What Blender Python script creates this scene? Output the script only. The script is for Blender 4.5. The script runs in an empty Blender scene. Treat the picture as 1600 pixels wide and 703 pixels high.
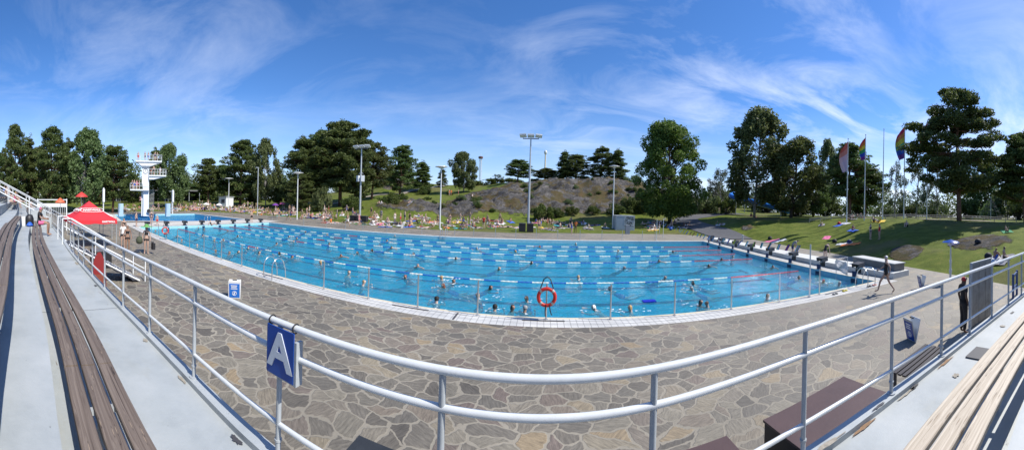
import bpy, bmesh, math, random
import numpy as np
from mathutils import Vector, Matrix, noise
random.seed(7); rng = np.random.default_rng(7)
PI = math.pi
SC = bpy.context.scene
COL = SC.collection
# ---------------------------------------------------------------- camera
F, X0, YC, CH, ROLL = 520., 845., 322., 3.5, math.radians(1.8)
UP = Vector((-math.sin(ROLL), 0, math.cos(ROLL))); RT = Vector((math.cos(ROLL), 0, math.sin(ROLL))); FW = Vector((0, 1, 0))
EYE = Vector((0, 0, CH))
def ray(x, y):
    t = (x-X0)/F
    return RT*math.sin(t)+FW*math.cos(t)+UP*((YC-y)/F)
def P(x, y, z=0.):                       # where the sight line of a spot meets height z
    d = ray(x, y); return EYE+d*((z-CH)/d.z)
def PR(x, y, rho):                       # ... or at a given horizontal distance
    d = ray(x, y); return EYE+d*(rho/math.hypot(d.x, d.y))
def px(p):
    v = Vector(p)-EYE; a, b, c = v.dot(RT), v.dot(FW), v.dot(UP)
    return X0+F*math.atan2(a, b), YC-F*c/math.hypot(a, b)
cam = bpy.data.cameras.new('camera'); camo = bpy.data.objects.new('camera', cam); COL.objects.link(camo); SC.camera = camo
cam.type = 'PANO'; cam.panorama_type = 'CENTRAL_CYLINDRICAL'
cam.central_cylindrical_radius = 1.0
cam.central_cylindrical_range_u_min = -800/F; cam.central_cylindrical_range_u_max = 800/F
cam.central_cylindrical_range_v_min = -(703-YC)/F; cam.central_cylindrical_range_v_max = YC/F
cam.clip_start = .05; cam.clip_end = 5000
az = (800-X0)/F
f_ = RT*math.sin(az)+FW*math.cos(az); r_ = f_.cross(UP).normalized()
M3 = Matrix((r_, UP, -f_)).transposed()
camo.matrix_world = Matrix.Translation(EYE) @ M3.to_4x4()
# ---------------------------------------------------------------- world and sun
SUN_AZ, SUN_EL = math.radians(98), math.radians(48)      # azimuth clockwise from +Y
sdir = Vector((math.sin(SUN_AZ)*math.cos(SUN_EL), math.cos(SUN_AZ)*math.cos(SUN_EL), math.sin(SUN_EL)))
W = bpy.data.worlds.new("World"); SC.world = W; W.use_nodes = True
nt = W.node_tree; nt.nodes.clear()
def N(t, k, **kw):
    n = t.nodes.new(k)
    for a, v in kw.items():
        if hasattr(n, a): setattr(n, a, v)
    return n
def L(t, a, b): t.links.new(a, b)
def ramp(t, src, stops):
    r = N(t, 'ShaderNodeValToRGB'); cr = r.color_ramp
    while len(cr.elements) < len(stops): cr.elements.new(.5)
    for e, (p, c) in zip(cr.elements, stops):
        e.position = p; e.color = (c, c, c, 1) if not hasattr(c, '__len__') else (*c, 1)
    if src is not None: L(t, src, r.inputs[0])
    return r
def math_(t, op, a, b=None, clamp=False):
    m = N(t, 'ShaderNodeMath', operation=op); m.use_clamp = clamp
    for i, v in enumerate((a, b)):
        if v is None: continue
        if isinstance(v, (int, float)): m.inputs[i].default_value = v
        else: L(t, v, m.inputs[i])
    return m.outputs[0]
def mixc(t, fac, a, b, mode='MIX'):
    m = N(t, 'ShaderNodeMix', data_type='RGBA', blend_type=mode)
    for i, v in ((0, fac), (6, a), (7, b)):
        if isinstance(v, (int, float)): m.inputs[i].default_value = v
        elif isinstance(v, tuple): m.inputs[i].default_value = (*v, 1)
        else: L(t, v, m.inputs[i])
    return m.outputs[2]
sky = N(nt, 'ShaderNodeTexSky', sky_type='NISHITA'); sky.sun_disc = False
sky.sun_elevation = SUN_EL; sky.sun_rotation = SUN_AZ; sky.altitude = 100; sky.air_density = 1.0; sky.dust_density = .2; sky.ozone_density = 5.0
tc = N(nt, 'ShaderNodeTexCoord')
mp = N(nt, 'ShaderNodeMapping'); mp.inputs['Scale'].default_value = (1, 1, 1)
L(nt, tc.outputs['Generated'], mp.inputs[0])
# clouds live on a flat layer high above: direction divided by its height
sx = N(nt, 'ShaderNodeSeparateXYZ'); L(nt, tc.outputs['Generated'], sx.inputs[0])
zz = math_(nt, 'ADD', math_(nt, 'MAXIMUM', sx.outputs[2], 0.0), .13)
cx = N(nt, 'ShaderNodeCombineXYZ'); L(nt, math_(nt, 'DIVIDE', sx.outputs[0], zz), cx.inputs[0]); L(nt, math_(nt, 'DIVIDE', sx.outputs[1], zz), cx.inputs[1])
m2 = N(nt, 'ShaderNodeMapping'); m2.inputs['Rotation'].default_value = (0, 0, math.radians(-20)); m2.inputs['Scale'].default_value = (.5, .8, 1); m2.inputs['Location'].default_value = (1.3, .4, 0)
L(nt, cx.outputs[0], m2.inputs[0])
n1 = N(nt, 'ShaderNodeTexNoise'); n1.inputs['Scale'].default_value = 2.1; n1.inputs['Detail'].default_value = 9; n1.inputs['Roughness'].default_value = .62; n1.inputs['Distortion'].default_value = .7
L(nt, m2.outputs[0], n1.inputs['Vector'])
n2 = N(nt, 'ShaderNodeTexNoise'); n2.inputs['Scale'].default_value = .55; n2.inputs['Detail'].default_value = 3
L(nt, cx.outputs[0], n2.inputs['Vector'])
streak = ramp(nt, n1.outputs[0], [(.42, 0.), (.82, 1.)])
patch = ramp(nt, n2.outputs[0], [(.36, .15), (.62, 1.)])
side = ramp(nt, math_(nt, 'ADD', math_(nt, 'MULTIPLY', sx.outputs[0], .5), .5), [(.0, .30), (.3, .24), (.6, .5), (.88, 1.)])
cl = math_(nt, 'MULTIPLY', math_(nt, 'MULTIPLY', streak.outputs[0], patch.outputs[0]), side.outputs[0])
cl = math_(nt, 'MULTIPLY', cl, 1.15, True)
hs = N(nt, 'ShaderNodeHueSaturation'); hs.inputs['Saturation'].default_value = 1.2; hs.inputs['Value'].default_value = 1.0
L(nt, sky.outputs[0], hs.inputs['Color'])
blu = mixc(nt, 1., hs.outputs[0], (1.07, 1.0, 1.12), 'MULTIPLY')
hz_ = ramp(nt, sx.outputs[2], [(.0, .62), (.10, .34), (.30, .0)])
blu = mixc(nt, hz_.outputs[0], blu, (3.6, 5.0, 7.4))
cc = mixc(nt, cl, blu, (7.4, 7.9, 8.8))
bg = N(nt, 'ShaderNodeBackground'); bg.inputs[1].default_value = .106
L(nt, cc, bg.inputs[0])
wo = N(nt, 'ShaderNodeOutputWorld'); L(nt, bg.outputs[0], wo.inputs[0])
sl = bpy.data.lights.new('sun', 'SUN'); sl.energy = 4.2; sl.angle = math.radians(.5); sl.color = (1, .955, .88)
so = bpy.data.objects.new('sun', sl); COL.objects.link(so); so.rotation_euler = sdir.to_track_quat('Z', 'Y').to_euler(); so.location = (30, -5, 40)
SC.view_settings.view_transform = 'Standard'; SC.view_settings.look = 'None'; SC.view_settings.exposure = 0.6; SC.view_settings.gamma = 1
SC.view_settings.use_curve_mapping = False
SC.render.engine = 'CYCLES'; SC.cycles.max_bounces = 7; SC.cycles.transparent_max_bounces = 12; SC.cycles.use_denoising = True
SC.cycles.caustics_reflective = False; SC.cycles.caustics_refractive = False
# ---------------------------------------------------------------- materials
MATS = {}
def mat(name, col, rough=.6, metal=0., var=0., vs=3., bump=0., bs=20., spec=.5, trans=0., coat=0., bdist=.02):
    if name in MATS: return MATS[name]
    m = bpy.data.materials.new(name); m.use_nodes = True; t = m.node_tree; b = t.nodes['Principled BSDF']
    b.inputs['Base Color'].default_value = (*col, 1); b.inputs['Roughness'].default_value = rough; b.inputs['Metallic'].default_value = metal
    b.inputs['Specular IOR Level'].default_value = spec
    if coat: b.inputs['Coat Weight'].default_value = coat
    co = N(t, 'ShaderNodeTexCoord')
    if var:
        n = N(t, 'ShaderNodeTexNoise'); n.inputs['Scale'].default_value = vs; n.inputs['Detail'].default_value = 6; n.inputs['Roughness'].default_value = .65
        L(t, co.outputs['Object'], n.inputs['Vector'])
        r = ramp(t, n.outputs[0], [(.3, tuple(c*(1-var) for c in col)), (.7, tuple(min(1, c*(1+var)) for c in col))])
        L(t, r.outputs[0], b.inputs['Base Color'])
    if bump:
        n = N(t, 'ShaderNodeTexNoise'); n.inputs['Scale'].default_value = bs; n.inputs['Detail'].default_value = 5
        L(t, co.outputs['Object'], n.inputs['Vector'])
        bp = N(t, 'ShaderNodeBump'); bp.inputs['Strength'].default_value = bump; bp.inputs['Distance'].default_value = bdist
        L(t, n.outputs[0], bp.inputs['Height']); L(t, bp.outputs[0], b.inputs['Normal'])
    MATS[name] = m; return m
def leafmat(name, c1, c2):
    m = bpy.data.materials.new(name); m.use_nodes = True; t = m.node_tree; t.nodes.clear()
    g = N(t, 'ShaderNodeNewGeometry'); r = ramp(t, g.outputs['Random Per Island'], [(0, c1), (1, c2)])
    oi = N(t, 'ShaderNodeObjectInfo'); hv = N(t, 'ShaderNodeHueSaturation'); L(t, r.outputs[0], hv.inputs['Color'])
    L(t, math_(t, 'ADD', math_(t, 'MULTIPLY', oi.outputs['Random'], .05), .475), hv.inputs['Hue']); L(t, math_(t, 'ADD', math_(t, 'MULTIPLY', oi.outputs['Random'], .35), .85), hv.inputs['Value'])
    d = N(t, 'ShaderNodeBsdfPrincipled'); d.inputs['Roughness'].default_value = .55; d.inputs['Specular IOR Level'].default_value = .35; L(t, hv.outputs[0], d.inputs['Base Color'])
    tr = N(t, 'ShaderNodeBsdfTranslucent'); L(t, hv.outputs[0], tr.inputs[0])
    mx = N(t, 'ShaderNodeMixShader'); mx.inputs[0].default_value = .42; L(t, d.outputs[0], mx.inputs[1]); L(t, tr.outputs[0], mx.inputs[2])
    o = N(t, 'ShaderNodeOutputMaterial'); L(t, mx.outputs[0], o.inputs[0]); return m
white_paint = mat('white_paint', (.72, .74, .74), .38, var=.05, vs=6)
rail_paint = mat('rail_paint', (.60, .62, .62), .28, var=.06, vs=9, spec=.6, bump=.08, bs=60, bdist=.004)
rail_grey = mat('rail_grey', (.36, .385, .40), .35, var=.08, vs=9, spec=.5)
steel = mat('steel', (.55, .56, .57), .28, metal=.85)
galv = mat('galvanised', (.42, .45, .47), .45, metal=.3, var=.1, vs=5)
black = mat('black_plastic', (.018, .018, .02), .5)
dark = mat('dark_grey', (.06, .06, .065), .6)
blue_sign = mat('sign_blue', (.01, .065, .32), .3)
red_m = mat('red_paint', (.55, .03, .02), .45)
white_m = mat('white_matte', (.8, .8, .78), .6)
# ---------------------------------------------------------------- object helpers
def link(name, mesh, parent=None, m=None, smooth=False):
    o = bpy.data.objects.new(name, mesh); COL.objects.link(o)
    if m is not None:
        for mm in (m if isinstance(m, (list, tuple)) else [m]): mesh.materials.append(mm)
    if smooth: mesh.polygons.foreach_set('use_smooth', [True]*len(mesh.polygons))
    if parent is not None: o.parent = parent
    return o
def tag(o, label=None, cat=None, group=None, kind=None):
    if label: o['label'] = label
    if cat: o['category'] = cat
    if group: o['group'] = group
    if kind: o['kind'] = kind
    return o
def empty(name, loc, label, cat, group=None, rz=0):
    o = bpy.data.objects.new(name, None); COL.objects.link(o); o.empty_display_size = .2
    o.location = loc; o.rotation_euler = (0, 0, rz); return tag(o, label, cat, group)
def copy_tree(o, parent=None):
    c = o.copy(); COL.objects.link(c); c.parent = parent
    for ch in o.children: copy_tree(ch, c)
    return c
class MB:
    def __init__(s): s.v = []; s.f = []; s.mi = []; s.cur = 0
    def add(s, vs, fs):
        n = len(s.v); s.v += [tuple(v) for v in vs]; s.f += [tuple(i+n for i in f) for f in fs]; s.mi += [s.cur]*len(fs); return s
    def mat(s, i): s.cur = i; return s
    def box(s, c, d, rz=0, R=None):
        hx, hy, hz = d[0]/2, d[1]/2, d[2]/2; R = R or Matrix.Rotation(rz, 3, 'Z'); c = Vector(c)
        vs = [c+R@Vector((a*hx, b*hy, e*hz)) for a in (-1, 1) for b in (-1, 1) for e in (-1, 1)]
        return s.add(vs, [(0, 1, 3, 2), (4, 6, 7, 5), (0, 4, 5, 1), (2, 3, 7, 6), (0, 2, 6, 4), (1, 5, 7, 3)])
    def tube(s, pts, r, n=10, closed=False, cap=True):
        pts = [Vector(p) for p in pts]; rs = r if hasattr(r, '__len__') else [r]*len(pts); k = len(pts); rings = []; prev = None
        for i, p in enumerate(pts):
            if closed: d = pts[(i+1) % k]-pts[i-1]
            else: d = pts[min(i+1, k-1)]-pts[max(i-1, 0)]
            d.normalize()
            if prev is None:
                a = d.orthogonal().normalized()
            else:
                a = (prev-d*prev.dot(d)).normalized()
            prev = a; b = d.cross(a)
            rings.append([p+(a*math.cos(2*PI*j/n)+b*math.sin(2*PI*j/n))*rs[i] for j in range(n)])
        vs = [v for g in rings for v in g]; fs = []
        for i in range(k if closed else k-1):
            i2 = (i+1) % k
            for j in range(n): fs.append((i*n+j, i*n+(j+1) % n, i2*n+(j+1) % n, i2*n+j))
        if cap and not closed: fs += [tuple(range(n-1, -1, -1)), tuple(range((k-1)*n, k*n))]
        return s.add(vs, fs)
    def lathe(s, prof, c=(0, 0, 0), n=20):
        c = Vector(c); vs = []; fs = []
        for r, z in prof: vs += [c+Vector((r*math.cos(2*PI*j/n), r*math.sin(2*PI*j/n), z)) for j in range(n)]
        for i in range(len(prof)-1):
            for j in range(n): fs.append((i*n+j, i*n+(j+1) % n, (i+1)*n+(j+1) % n, (i+1)*n+j))
        fs += [tuple(range(n-1, -1, -1)), tuple(range((len(prof)-1)*n, len(prof)*n))]
        return s.add(vs, fs)
    def prism(s, poly, z0, z1):
        k = len(poly); vs = [(p[0], p[1], z0) for p in poly]+[(p[0], p[1], z1) for p in poly]
        fs = [tuple(range(k-1, -1, -1)), tuple(range(k, 2*k))]+[(i, (i+1) % k, (i+1) % k+k, i+k) for i in range(k)]
        return s.add(vs, fs)
    def build(s, name, m, parent=None, smooth=False, **kw):
        me = bpy.data.meshes.new(name); me.from_pydata(s.v, [], s.f)
        o = link(name, me, parent, m, smooth)
        if isinstance(m, (list, tuple)) and len(m) > 1: me.polygons.foreach_set('material_index', s.mi)
        me.validate(); me.update()
        if smooth:
            bm = bmesh.new(); bm.from_mesh(me)
            bmesh.ops.recalc_face_normals(bm, faces=bm.faces)
            for e in bm.edges:
                if len(e.link_faces) == 2 and e.calc_face_angle(0) > .9: e.smooth = False
            bm.to_mesh(me); bm.free()
        if kw: tag(o, **kw)
        return o
def text_mesh(txt, size, depth=.004, bold=0.):
    cu = bpy.data.curves.new('t', 'FONT'); cu.body = txt; cu.size = size; cu.extrude = depth; cu.offset = bold; cu.align_x = 'CENTER'; cu.align_y = 'CENTER'
    o = bpy.data.objects.new('t', cu); COL.objects.link(o); bpy.context.view_layer.update()
    me = bpy.data.meshes.new_from_object(o.evaluated_get(bpy.context.evaluated_depsgraph_get())); me.materials.clear()
    bpy.data.objects.remove(o); return me
def cr(pts, step=.5):                     # Catmull-Rom through 2-D points
    pts = [Vector(p) for p in pts]; out = []
    for i in range(len(pts)-1):
        p0, p1, p2, p3 = pts[max(i-1, 0)], pts[i], pts[i+1], pts[min(i+2, len(pts)-1)]
        n = max(1, int((p2-p1).length/step))
        for j in range(n):
            t = j/n; out.append(.5*((2*p1)+(p2-p0)*t+(2*p0-5*p1+4*p2-p3)*t*t+(3*p1-p0-3*p2+p3)*t**3))
    out.append(pts[-1]); return out
# ================================================================ POOL, DECK
NEAR = cr([(-35.3, 13.4), (-27, 12.2), (-19.5, 11.3), (-10.8, 10.65), (-3.8, 10.5), (2.4, 10.45), (8.8, 10.05), (15, 9.45)], 1.)
FAR = cr([(-35.3, 33.2), (-25.3, 32.7), (-11.9, 33.1), (.3, 34.3), (8.6, 34.8), (18.2, 34.1)], 1.)
def along(poly, s):
    ds = [0]
    for a, b in zip(poly, poly[1:]): ds.append(ds[-1]+(b-a).length)
    x = s*ds[-1]
    for i in range(len(poly)-1):
        if x <= ds[i+1] or i == len(poly)-2: return poly[i].lerp(poly[i+1], (x-ds[i])/(ds[i+1]-ds[i]))
def pool(s, t): return along(NEAR, s).lerp(along(FAR, s), t)
NS, NT = 100, 48
WZ = -.30
def out_poly(o):                          # pool outline grown by o
    c = [along(NEAR, i/60) for i in range(61)]+[pool(1, i/20) for i in range(1, 20)]+[along(FAR, 1-i/60) for i in range(61)]+[pool(0, 1-i/20) for i in range(1, 20)]
    k = len(c); r = []
    for i in range(k):
        a = (c[i]-c[i-1]).normalized(); b = (c[(i+1) % k]-c[i]).normalized()
        n = Vector((a.y, -a.x))+Vector((b.y, -b.x)); n = n/(1+a.dot(b)) if 1+a.dot(b) > .1 else n
        r.append(c[i]+n*o)
    return r
def ring(name, a, b, z, m, **kw):
    k = len(a); mb = MB(); mb.add([(p.x, p.y, z) for p in a]+[(p.x, p.y, z) for p in b], [(i, (i+1) % k, k+(i+1) % k, k+i) for i in range(k)])
    return mb
# materials
def flag_mat():
    m = bpy.data.materials.new('flagstone'); m.use_nodes = True; t = m.node_tree; b = t.nodes['Principled BSDF']
    co = N(t, 'ShaderNodeTexCoord')
    wn = N(t, 'ShaderNodeTexNoise'); wn.inputs['Scale'].default_value = 1.1; wn.inputs['Detail'].default_value = 4; L(t, co.outputs['Object'], wn.inputs['Vector'])
    wp = N(t, 'ShaderNodeVectorMath', operation='MULTIPLY_ADD'); L(t, wn.outputs['Color'], wp.inputs[0]); wp.inputs[1].default_value = (.8, .8, 0); L(t, co.outputs['Object'], wp.inputs[2])
    mp = N(t, 'ShaderNodeMapping'); mp.inputs['Scale'].default_value = (2.0, 2.7, 0); mp.inputs['Rotation'].default_value = (0, 0, .35); L(t, wp.outputs[0], mp.inputs[0])
    ve = N(t, 'ShaderNodeTexVoronoi', feature='DISTANCE_TO_EDGE', voronoi_dimensions='2D'); vc = N(t, 'ShaderNodeTexVoronoi', feature='F1', voronoi_dimensions='2D')
    for v in (ve, vc): v.inputs['Scale'].default_value = 1.18; v.inputs['Randomness'].default_value = 1; L(t, mp.outputs[0], v.inputs['Vector'])
    nn = N(t, 'ShaderNodeTexNoise'); nn.inputs['Scale'].default_value = 7; nn.inputs['Detail'].default_value = 8; nn.inputs['Roughness'].default_value = .7; L(t, co.outputs['Object'], nn.inputs['Vector'])
    ed = math_(t, 'ADD', ve.outputs[0], math_(t, 'MULTIPLY', math_(t, 'SUBTRACT', nn.outputs[0], .5), .05))
    stone = ramp(t, ed, [(.045, 0.), (.075, 1.)])
    sp = N(t, 'ShaderNodeSeparateColor'); L(t, vc.outputs['Color'], sp.inputs[0])
    tint = ramp(t, sp.outputs[0], [(0, (.092, .082, .067)), (.2, (.17, .15, .118)), (.4, (.12, .109, .09)), (.6, (.205, .183, .14)), (.8, (.14, .11, .092)), (.92, (.225, .195, .14)), (1, (.25, .19, .115))])
    # streaky layering inside each stone, turned differently per stone
    rt = N(t, 'ShaderNodeVectorRotate', rotation_type='Z_AXIS'); L(t, co.outputs['Object'], rt.inputs['Vector']); L(t, math_(t, 'MULTIPLY', sp.outputs[1], 6.3), rt.inputs['Angle'])
    m3 = N(t, 'ShaderNodeMapping'); m3.inputs['Scale'].default_value = (3, 16, 1); L(t, rt.outputs[0], m3.inputs[0])
    n3 = N(t, 'ShaderNodeTexNoise'); n3.inputs['Scale'].default_value = 1.6; n3.inputs['Detail'].default_value = 9; n3.inputs['Roughness'].default_value = .75; L(t, m3.outputs[0], n3.inputs['Vector'])
    v3 = ramp(t, n3.outputs[0], [(.3, .52), (.5, 1.), (.72, 1.6)])
    sc_ = mixc(t, 1., tint.outputs[0], v3.outputs[0], 'MULTIPLY')
    big = N(t, 'ShaderNodeTexNoise'); big.inputs['Scale'].default_value = .35; big.inputs['Detail'].default_value = 5; L(t, co.outputs['Object'], big.inputs['Vector'])
    gr = mixc(t, nn.outputs[0], (.215, .192, .15), (.32, .286, .225))
    col = mixc(t, stone.outputs[0], gr, sc_)
    bv = ramp(t, big.outputs[0], [(.3, .8), (.7, 1.15)])
    col = mixc(t, 1., col, bv.outputs[0], 'MULTIPLY')
    # sun glare put into the colour: stone pales towards the deck's east end
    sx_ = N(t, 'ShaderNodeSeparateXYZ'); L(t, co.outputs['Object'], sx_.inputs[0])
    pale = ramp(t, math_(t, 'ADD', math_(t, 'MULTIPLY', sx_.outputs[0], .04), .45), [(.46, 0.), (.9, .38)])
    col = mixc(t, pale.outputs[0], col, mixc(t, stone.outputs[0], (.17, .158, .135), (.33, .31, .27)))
    L(t, col, b.inputs['Base Color']); b.inputs['Roughness'].default_value = .72
    h = math_(t, 'ADD', math_(t, 'MULTIPLY', stone.outputs[0], .6), math_(t, 'MULTIPLY', n3.outputs[0], .5))
    bp = N(t, 'ShaderNodeBump'); bp.inputs['Strength'].default_value = .6; bp.inputs['Distance'].default_value = .015; L(t, h, bp.inputs['Height']); L(t, bp.outputs[0], b.inputs['Normal'])
    return m
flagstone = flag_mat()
def tile_mat(name, c, grout, size):
    m = bpy.data.materials.new(name); m.use_nodes = True; t = m.node_tree; b = t.nodes['Principled BSDF']
    co = N(t, 'ShaderNodeTexCoord'); br = N(t, 'ShaderNodeTexBrick'); br.offset = 0; br.inputs['Scale'].default_value = 1/size; br.inputs['Brick Width'].default_value = 1; br.inputs['Row Height'].default_value = 1
    br.inputs['Mortar Size'].default_value = .05; br.inputs['Color1'].default_value = (*c, 1); br.inputs['Color2'].default_value = (*[x*.9 for x in c], 1); br.inputs['Mortar'].default_value = (*grout, 1)
    L(t, co.outputs['Object'], br.inputs[0])
    n = N(t, 'ShaderNodeTexNoise'); n.inputs['Scale'].default_value = .8; n.inputs['Detail'].default_value = 6; L(t, co.outputs['Object'], n.inputs['Vector'])
    r = ramp(t, n.outputs[0], [(.3, .82), (.65, 1.)]); L(t, mixc(t, 1., br.outputs[0], r.outputs[0], 'MULTIPLY'), b.inputs['Base Color']); b.inputs['Roughness'].default_value = .4
    return m
tile_w = tile_mat('white_tile', (.66, .645, .60), (.30, .29, .27), .2)
tile_floor = tile_mat('pool_floor_tile', (.006, .70, .93), (.005, .60, .85), .3)
tile_deep = tile_mat('deep_floor_tile', (.008, .26, .66), (.006, .23, .58), .3)
edge_y = mat('edge_cream', (.60, .53, .38), .5, var=.1)
lane_d = mat('lane_mark_blue', (.004, .015, .06), .5)
conc = mat('deck_concrete', (.50, .47, .42), .7, var=.18, vs=1.2, bump=.2)
# coping: cream edge, tiles, drain slot, tiles
def rings(steps, base, kw):
    for a, b, z, m, nm in steps:
        ring('x', out_poly(a), out_poly(b), z, m).build(nm, m, **kw)
cop = MB(); A = out_poly(0); k = len(A)
offs = [(0, .13, 1), (.13, .30, 0), (.30, .325, 2), (.325, .58, 0), (.58, .60, 2), (.60, .86, 0)]
for a, b, mi in offs:
    pa, pb = out_poly(a), out_poly(b); cop.mat(mi)
    cop.add([(p.x, p.y, 0) for p in pa]+[(p.x, p.y, 0) for p in pb], [(i, k+i, k+(i+1) % k, (i+1) % k) for i in range(k)])
cop.build('pool_coping', [tile_w, edge_y, dark], kind='structure')
# basin: walls, shallow looking floor, lane lines
bas = MB(); A = out_poly(0)
bas.mat(0).add([(p.x, p.y, 0) for p in A]+[(p.x, p.y, -.95) for p in A], [(i, (i+1) % k, k+(i+1) % k, k+i) for i in range(k)])
vs = [(*pool(i/NS, j/8), -.95) for i in range(NS+1) for j in range(9)]
bas.mat(1).add(vs, [(i*9+j, i*9+9+j, i*9+10+j, i*9+j+1) for i in range(NS) for j in range(8)])
bas.mat(2)
for ln in range(8):
    tc_ = (ln+.5)/8; dt = .17/22
    vs = []
    for i in range(81):
        s = .04+.92*i/80; vs += [(*pool(s, tc_-dt), -.942), (*pool(s, tc_+dt), -.942)]
    bas.add(vs, [(2*i, 2*i+2, 2*i+3, 2*i+1) for i in range(80)])
    for s in (.04, .96):
        q = [(*pool(s-.003, tc_-.03), -.938), (*pool(s+.003, tc_-.03), -.938), (*pool(s+.003, tc_+.03), -.938), (*pool(s-.003, tc_+.03), -.938)]; bas.add(q, [(0, 1, 2, 3)])
    for s in (.0006, .9994):
        for u in (0,):
            q0, q1 = pool(s, tc_-dt*1.2), pool(s, tc_+dt*1.2); bas.add([(*q0, -.1), (*q1, -.1), (*q1, -.93), (*q0, -.93)], [(0, 1, 2, 3)])
pool_wall = mat('pool_wall', (.30, .55, .62), .5, var=.1)
bas.build('pool_basin', [pool_wall, tile_floor, lane_d], kind='structure')
def water_mat(name, tint, strength, turb=(.008, .40, .60)):
    m = bpy.data.materials.new(name); m.use_nodes = True; t = m.node_tree; t.nodes.clear()
    co = N(t, 'ShaderNodeTexCoord')
    w = []
    for sc_, det, mx in ((1.9, 3, (1, .8, 1)), (5.2, 3, (1, 1, 1)), (.5, 2, (1, 1, 1))):
        mp = N(t, 'ShaderNodeMapping'); mp.inputs['Scale'].default_value = mx; L(t, co.outputs['Object'], mp.inputs[0])
        n = N(t, 'ShaderNodeTexNoise'); n.inputs['Scale'].default_value = sc_; n.inputs['Detail'].default_value = det; n.inputs['Distortion'].default_value = 1.6; L(t, mp.outputs[0], n.inputs['Vector']); w.append(n)
    r1 = math_(t, 'ABSOLUTE', math_(t, 'SUBTRACT', w[0].outputs[0], .5)); r2 = math_(t, 'ABSOLUTE', math_(t, 'SUBTRACT', w[1].outputs[0], .5))
    h = math_(t, 'ADD', math_(t, 'MULTIPLY', r1, -1.6), math_(t, 'MULTIPLY', r2, -.6)); h = math_(t, 'ADD', h, math_(t, 'MULTIPLY', w[2].outputs[0], .8))
    bp = N(t, 'ShaderNodeBump'); bp.inputs['Strength'].default_value = strength; bp.inputs['Distance'].default_value = .22; L(t, h, bp.inputs['Height'])
    rf = N(t, 'ShaderNodeBsdfRefraction'); rf.inputs['IOR'].default_value = 1.33; rf.inputs['Roughness'].default_value = .0; rf.inputs['Color'].default_value = (*tint, 1); L(t, bp.outputs[0], rf.inputs['Normal'])
    tp = N(t, 'ShaderNodeBsdfTransparent'); tp.inputs[0].default_value = (*tint, 1)
    mx = N(t, 'ShaderNodeMixShader'); mx.inputs[0].default_value = .28; L(t, tp.outputs[0], mx.inputs[1]); L(t, rf.outputs[0], mx.inputs[2])
    df = N(t, 'ShaderNodeBsdfDiffuse'); df.inputs[0].default_value = (*turb, 1); L(t, bp.outputs[0], df.inputs['Normal']); mq = N(t, 'ShaderNodeMixShader'); mq.inputs[0].default_value = .3; L(t, mx.outputs[0], mq.inputs[1]); L(t, df.outputs[0], mq.inputs[2]); mx = mq
    gl = N(t, 'ShaderNodeBsdfGlossy'); gl.inputs['Roughness'].default_value = .06; gl.inputs['Color'].default_value = (1, 1, 1, 1); L(t, bp.outputs[0], gl.inputs['Normal'])
    fr = N(t, 'ShaderNodeFresnel'); fr.inputs['IOR'].default_value = 1.33; L(t, bp.outputs[0], fr.inputs['Normal'])
    m2_ = N(t, 'ShaderNodeMixShader'); L(t, math_(t, 'MULTIPLY', fr.outputs[0], .42, True), m2_.inputs[0]); L(t, mx.outputs[0], m2_.inputs[1]); L(t, gl.outputs[0], m2_.inputs[2])
    o = N(t, 'ShaderNodeOutputMaterial'); L(t, m2_.outputs[0], o.inputs[0]); return m
water = water_mat('water_lane', (.66, .98, 1.), .8); water_d = water_mat('water_dive', (.68, .97, 1.), .4, (.01, .20, .48))
NSW, NTW = 340, 150
def wave(x, y): return .010*noise.noise(Vector((x*.8, y*.8, 1)))+.010*noise.noise(Vector((x*1.7, y*1.7, 5)))+.006*noise.noise(Vector((x*3.2, y*3.2, 9)))
wm = MB(); vs = []
for i in range(NSW+1):
    a_, b_ = along(NEAR, i/NSW), along(FAR, i/NSW)
    for j in range(NTW+1): p_ = a_.lerp(b_, j/NTW); vs.append((p_.x, p_.y, WZ+wave(p_.x, p_.y)))
q = NTW+1; NS, NT = NSW, NTW
wm.add(vs, [(i*q+j, i*q+q+j, i*q+q+j+1, i*q+j+1) for i in range(NS) for j in range(NT)])
wo_ = wm.build('pool_water', water, None, True, kind='structure')
wo_.cycles.is_caustics_caster = True; COL.objects['pool_basin'].cycles.is_caustics_receiver = True; sl.cycles.is_caustics_light = True
# diving pool
DV = [Vector((-60.5, 18.0)), Vector((-45.4, 14.6)), Vector((-41.9, 24.2)), Vector((-41.6, 34.2)), Vector((-60.6, 35.6))]
dv = MB(); dv.mat(0).add([(p.x, p.y, .0) for p in DV]+[(p.x, p.y, -1.2) for p in DV], [(i, (i+1) % 5, 5+(i+1) % 5, 5+i) for i in range(5)])
dv.mat(1).add([(p.x, p.y, -1.2) for p in DV], [(0, 1, 2, 3, 4)])
dv.build('diving_basin', [pool_wall, tile_deep], kind='structure')
MB().add([(p.x, p.y, WZ) for p in DV], [(0, 1, 2, 3, 4)]).build('diving_water', water_d, kind='structure')
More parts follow.
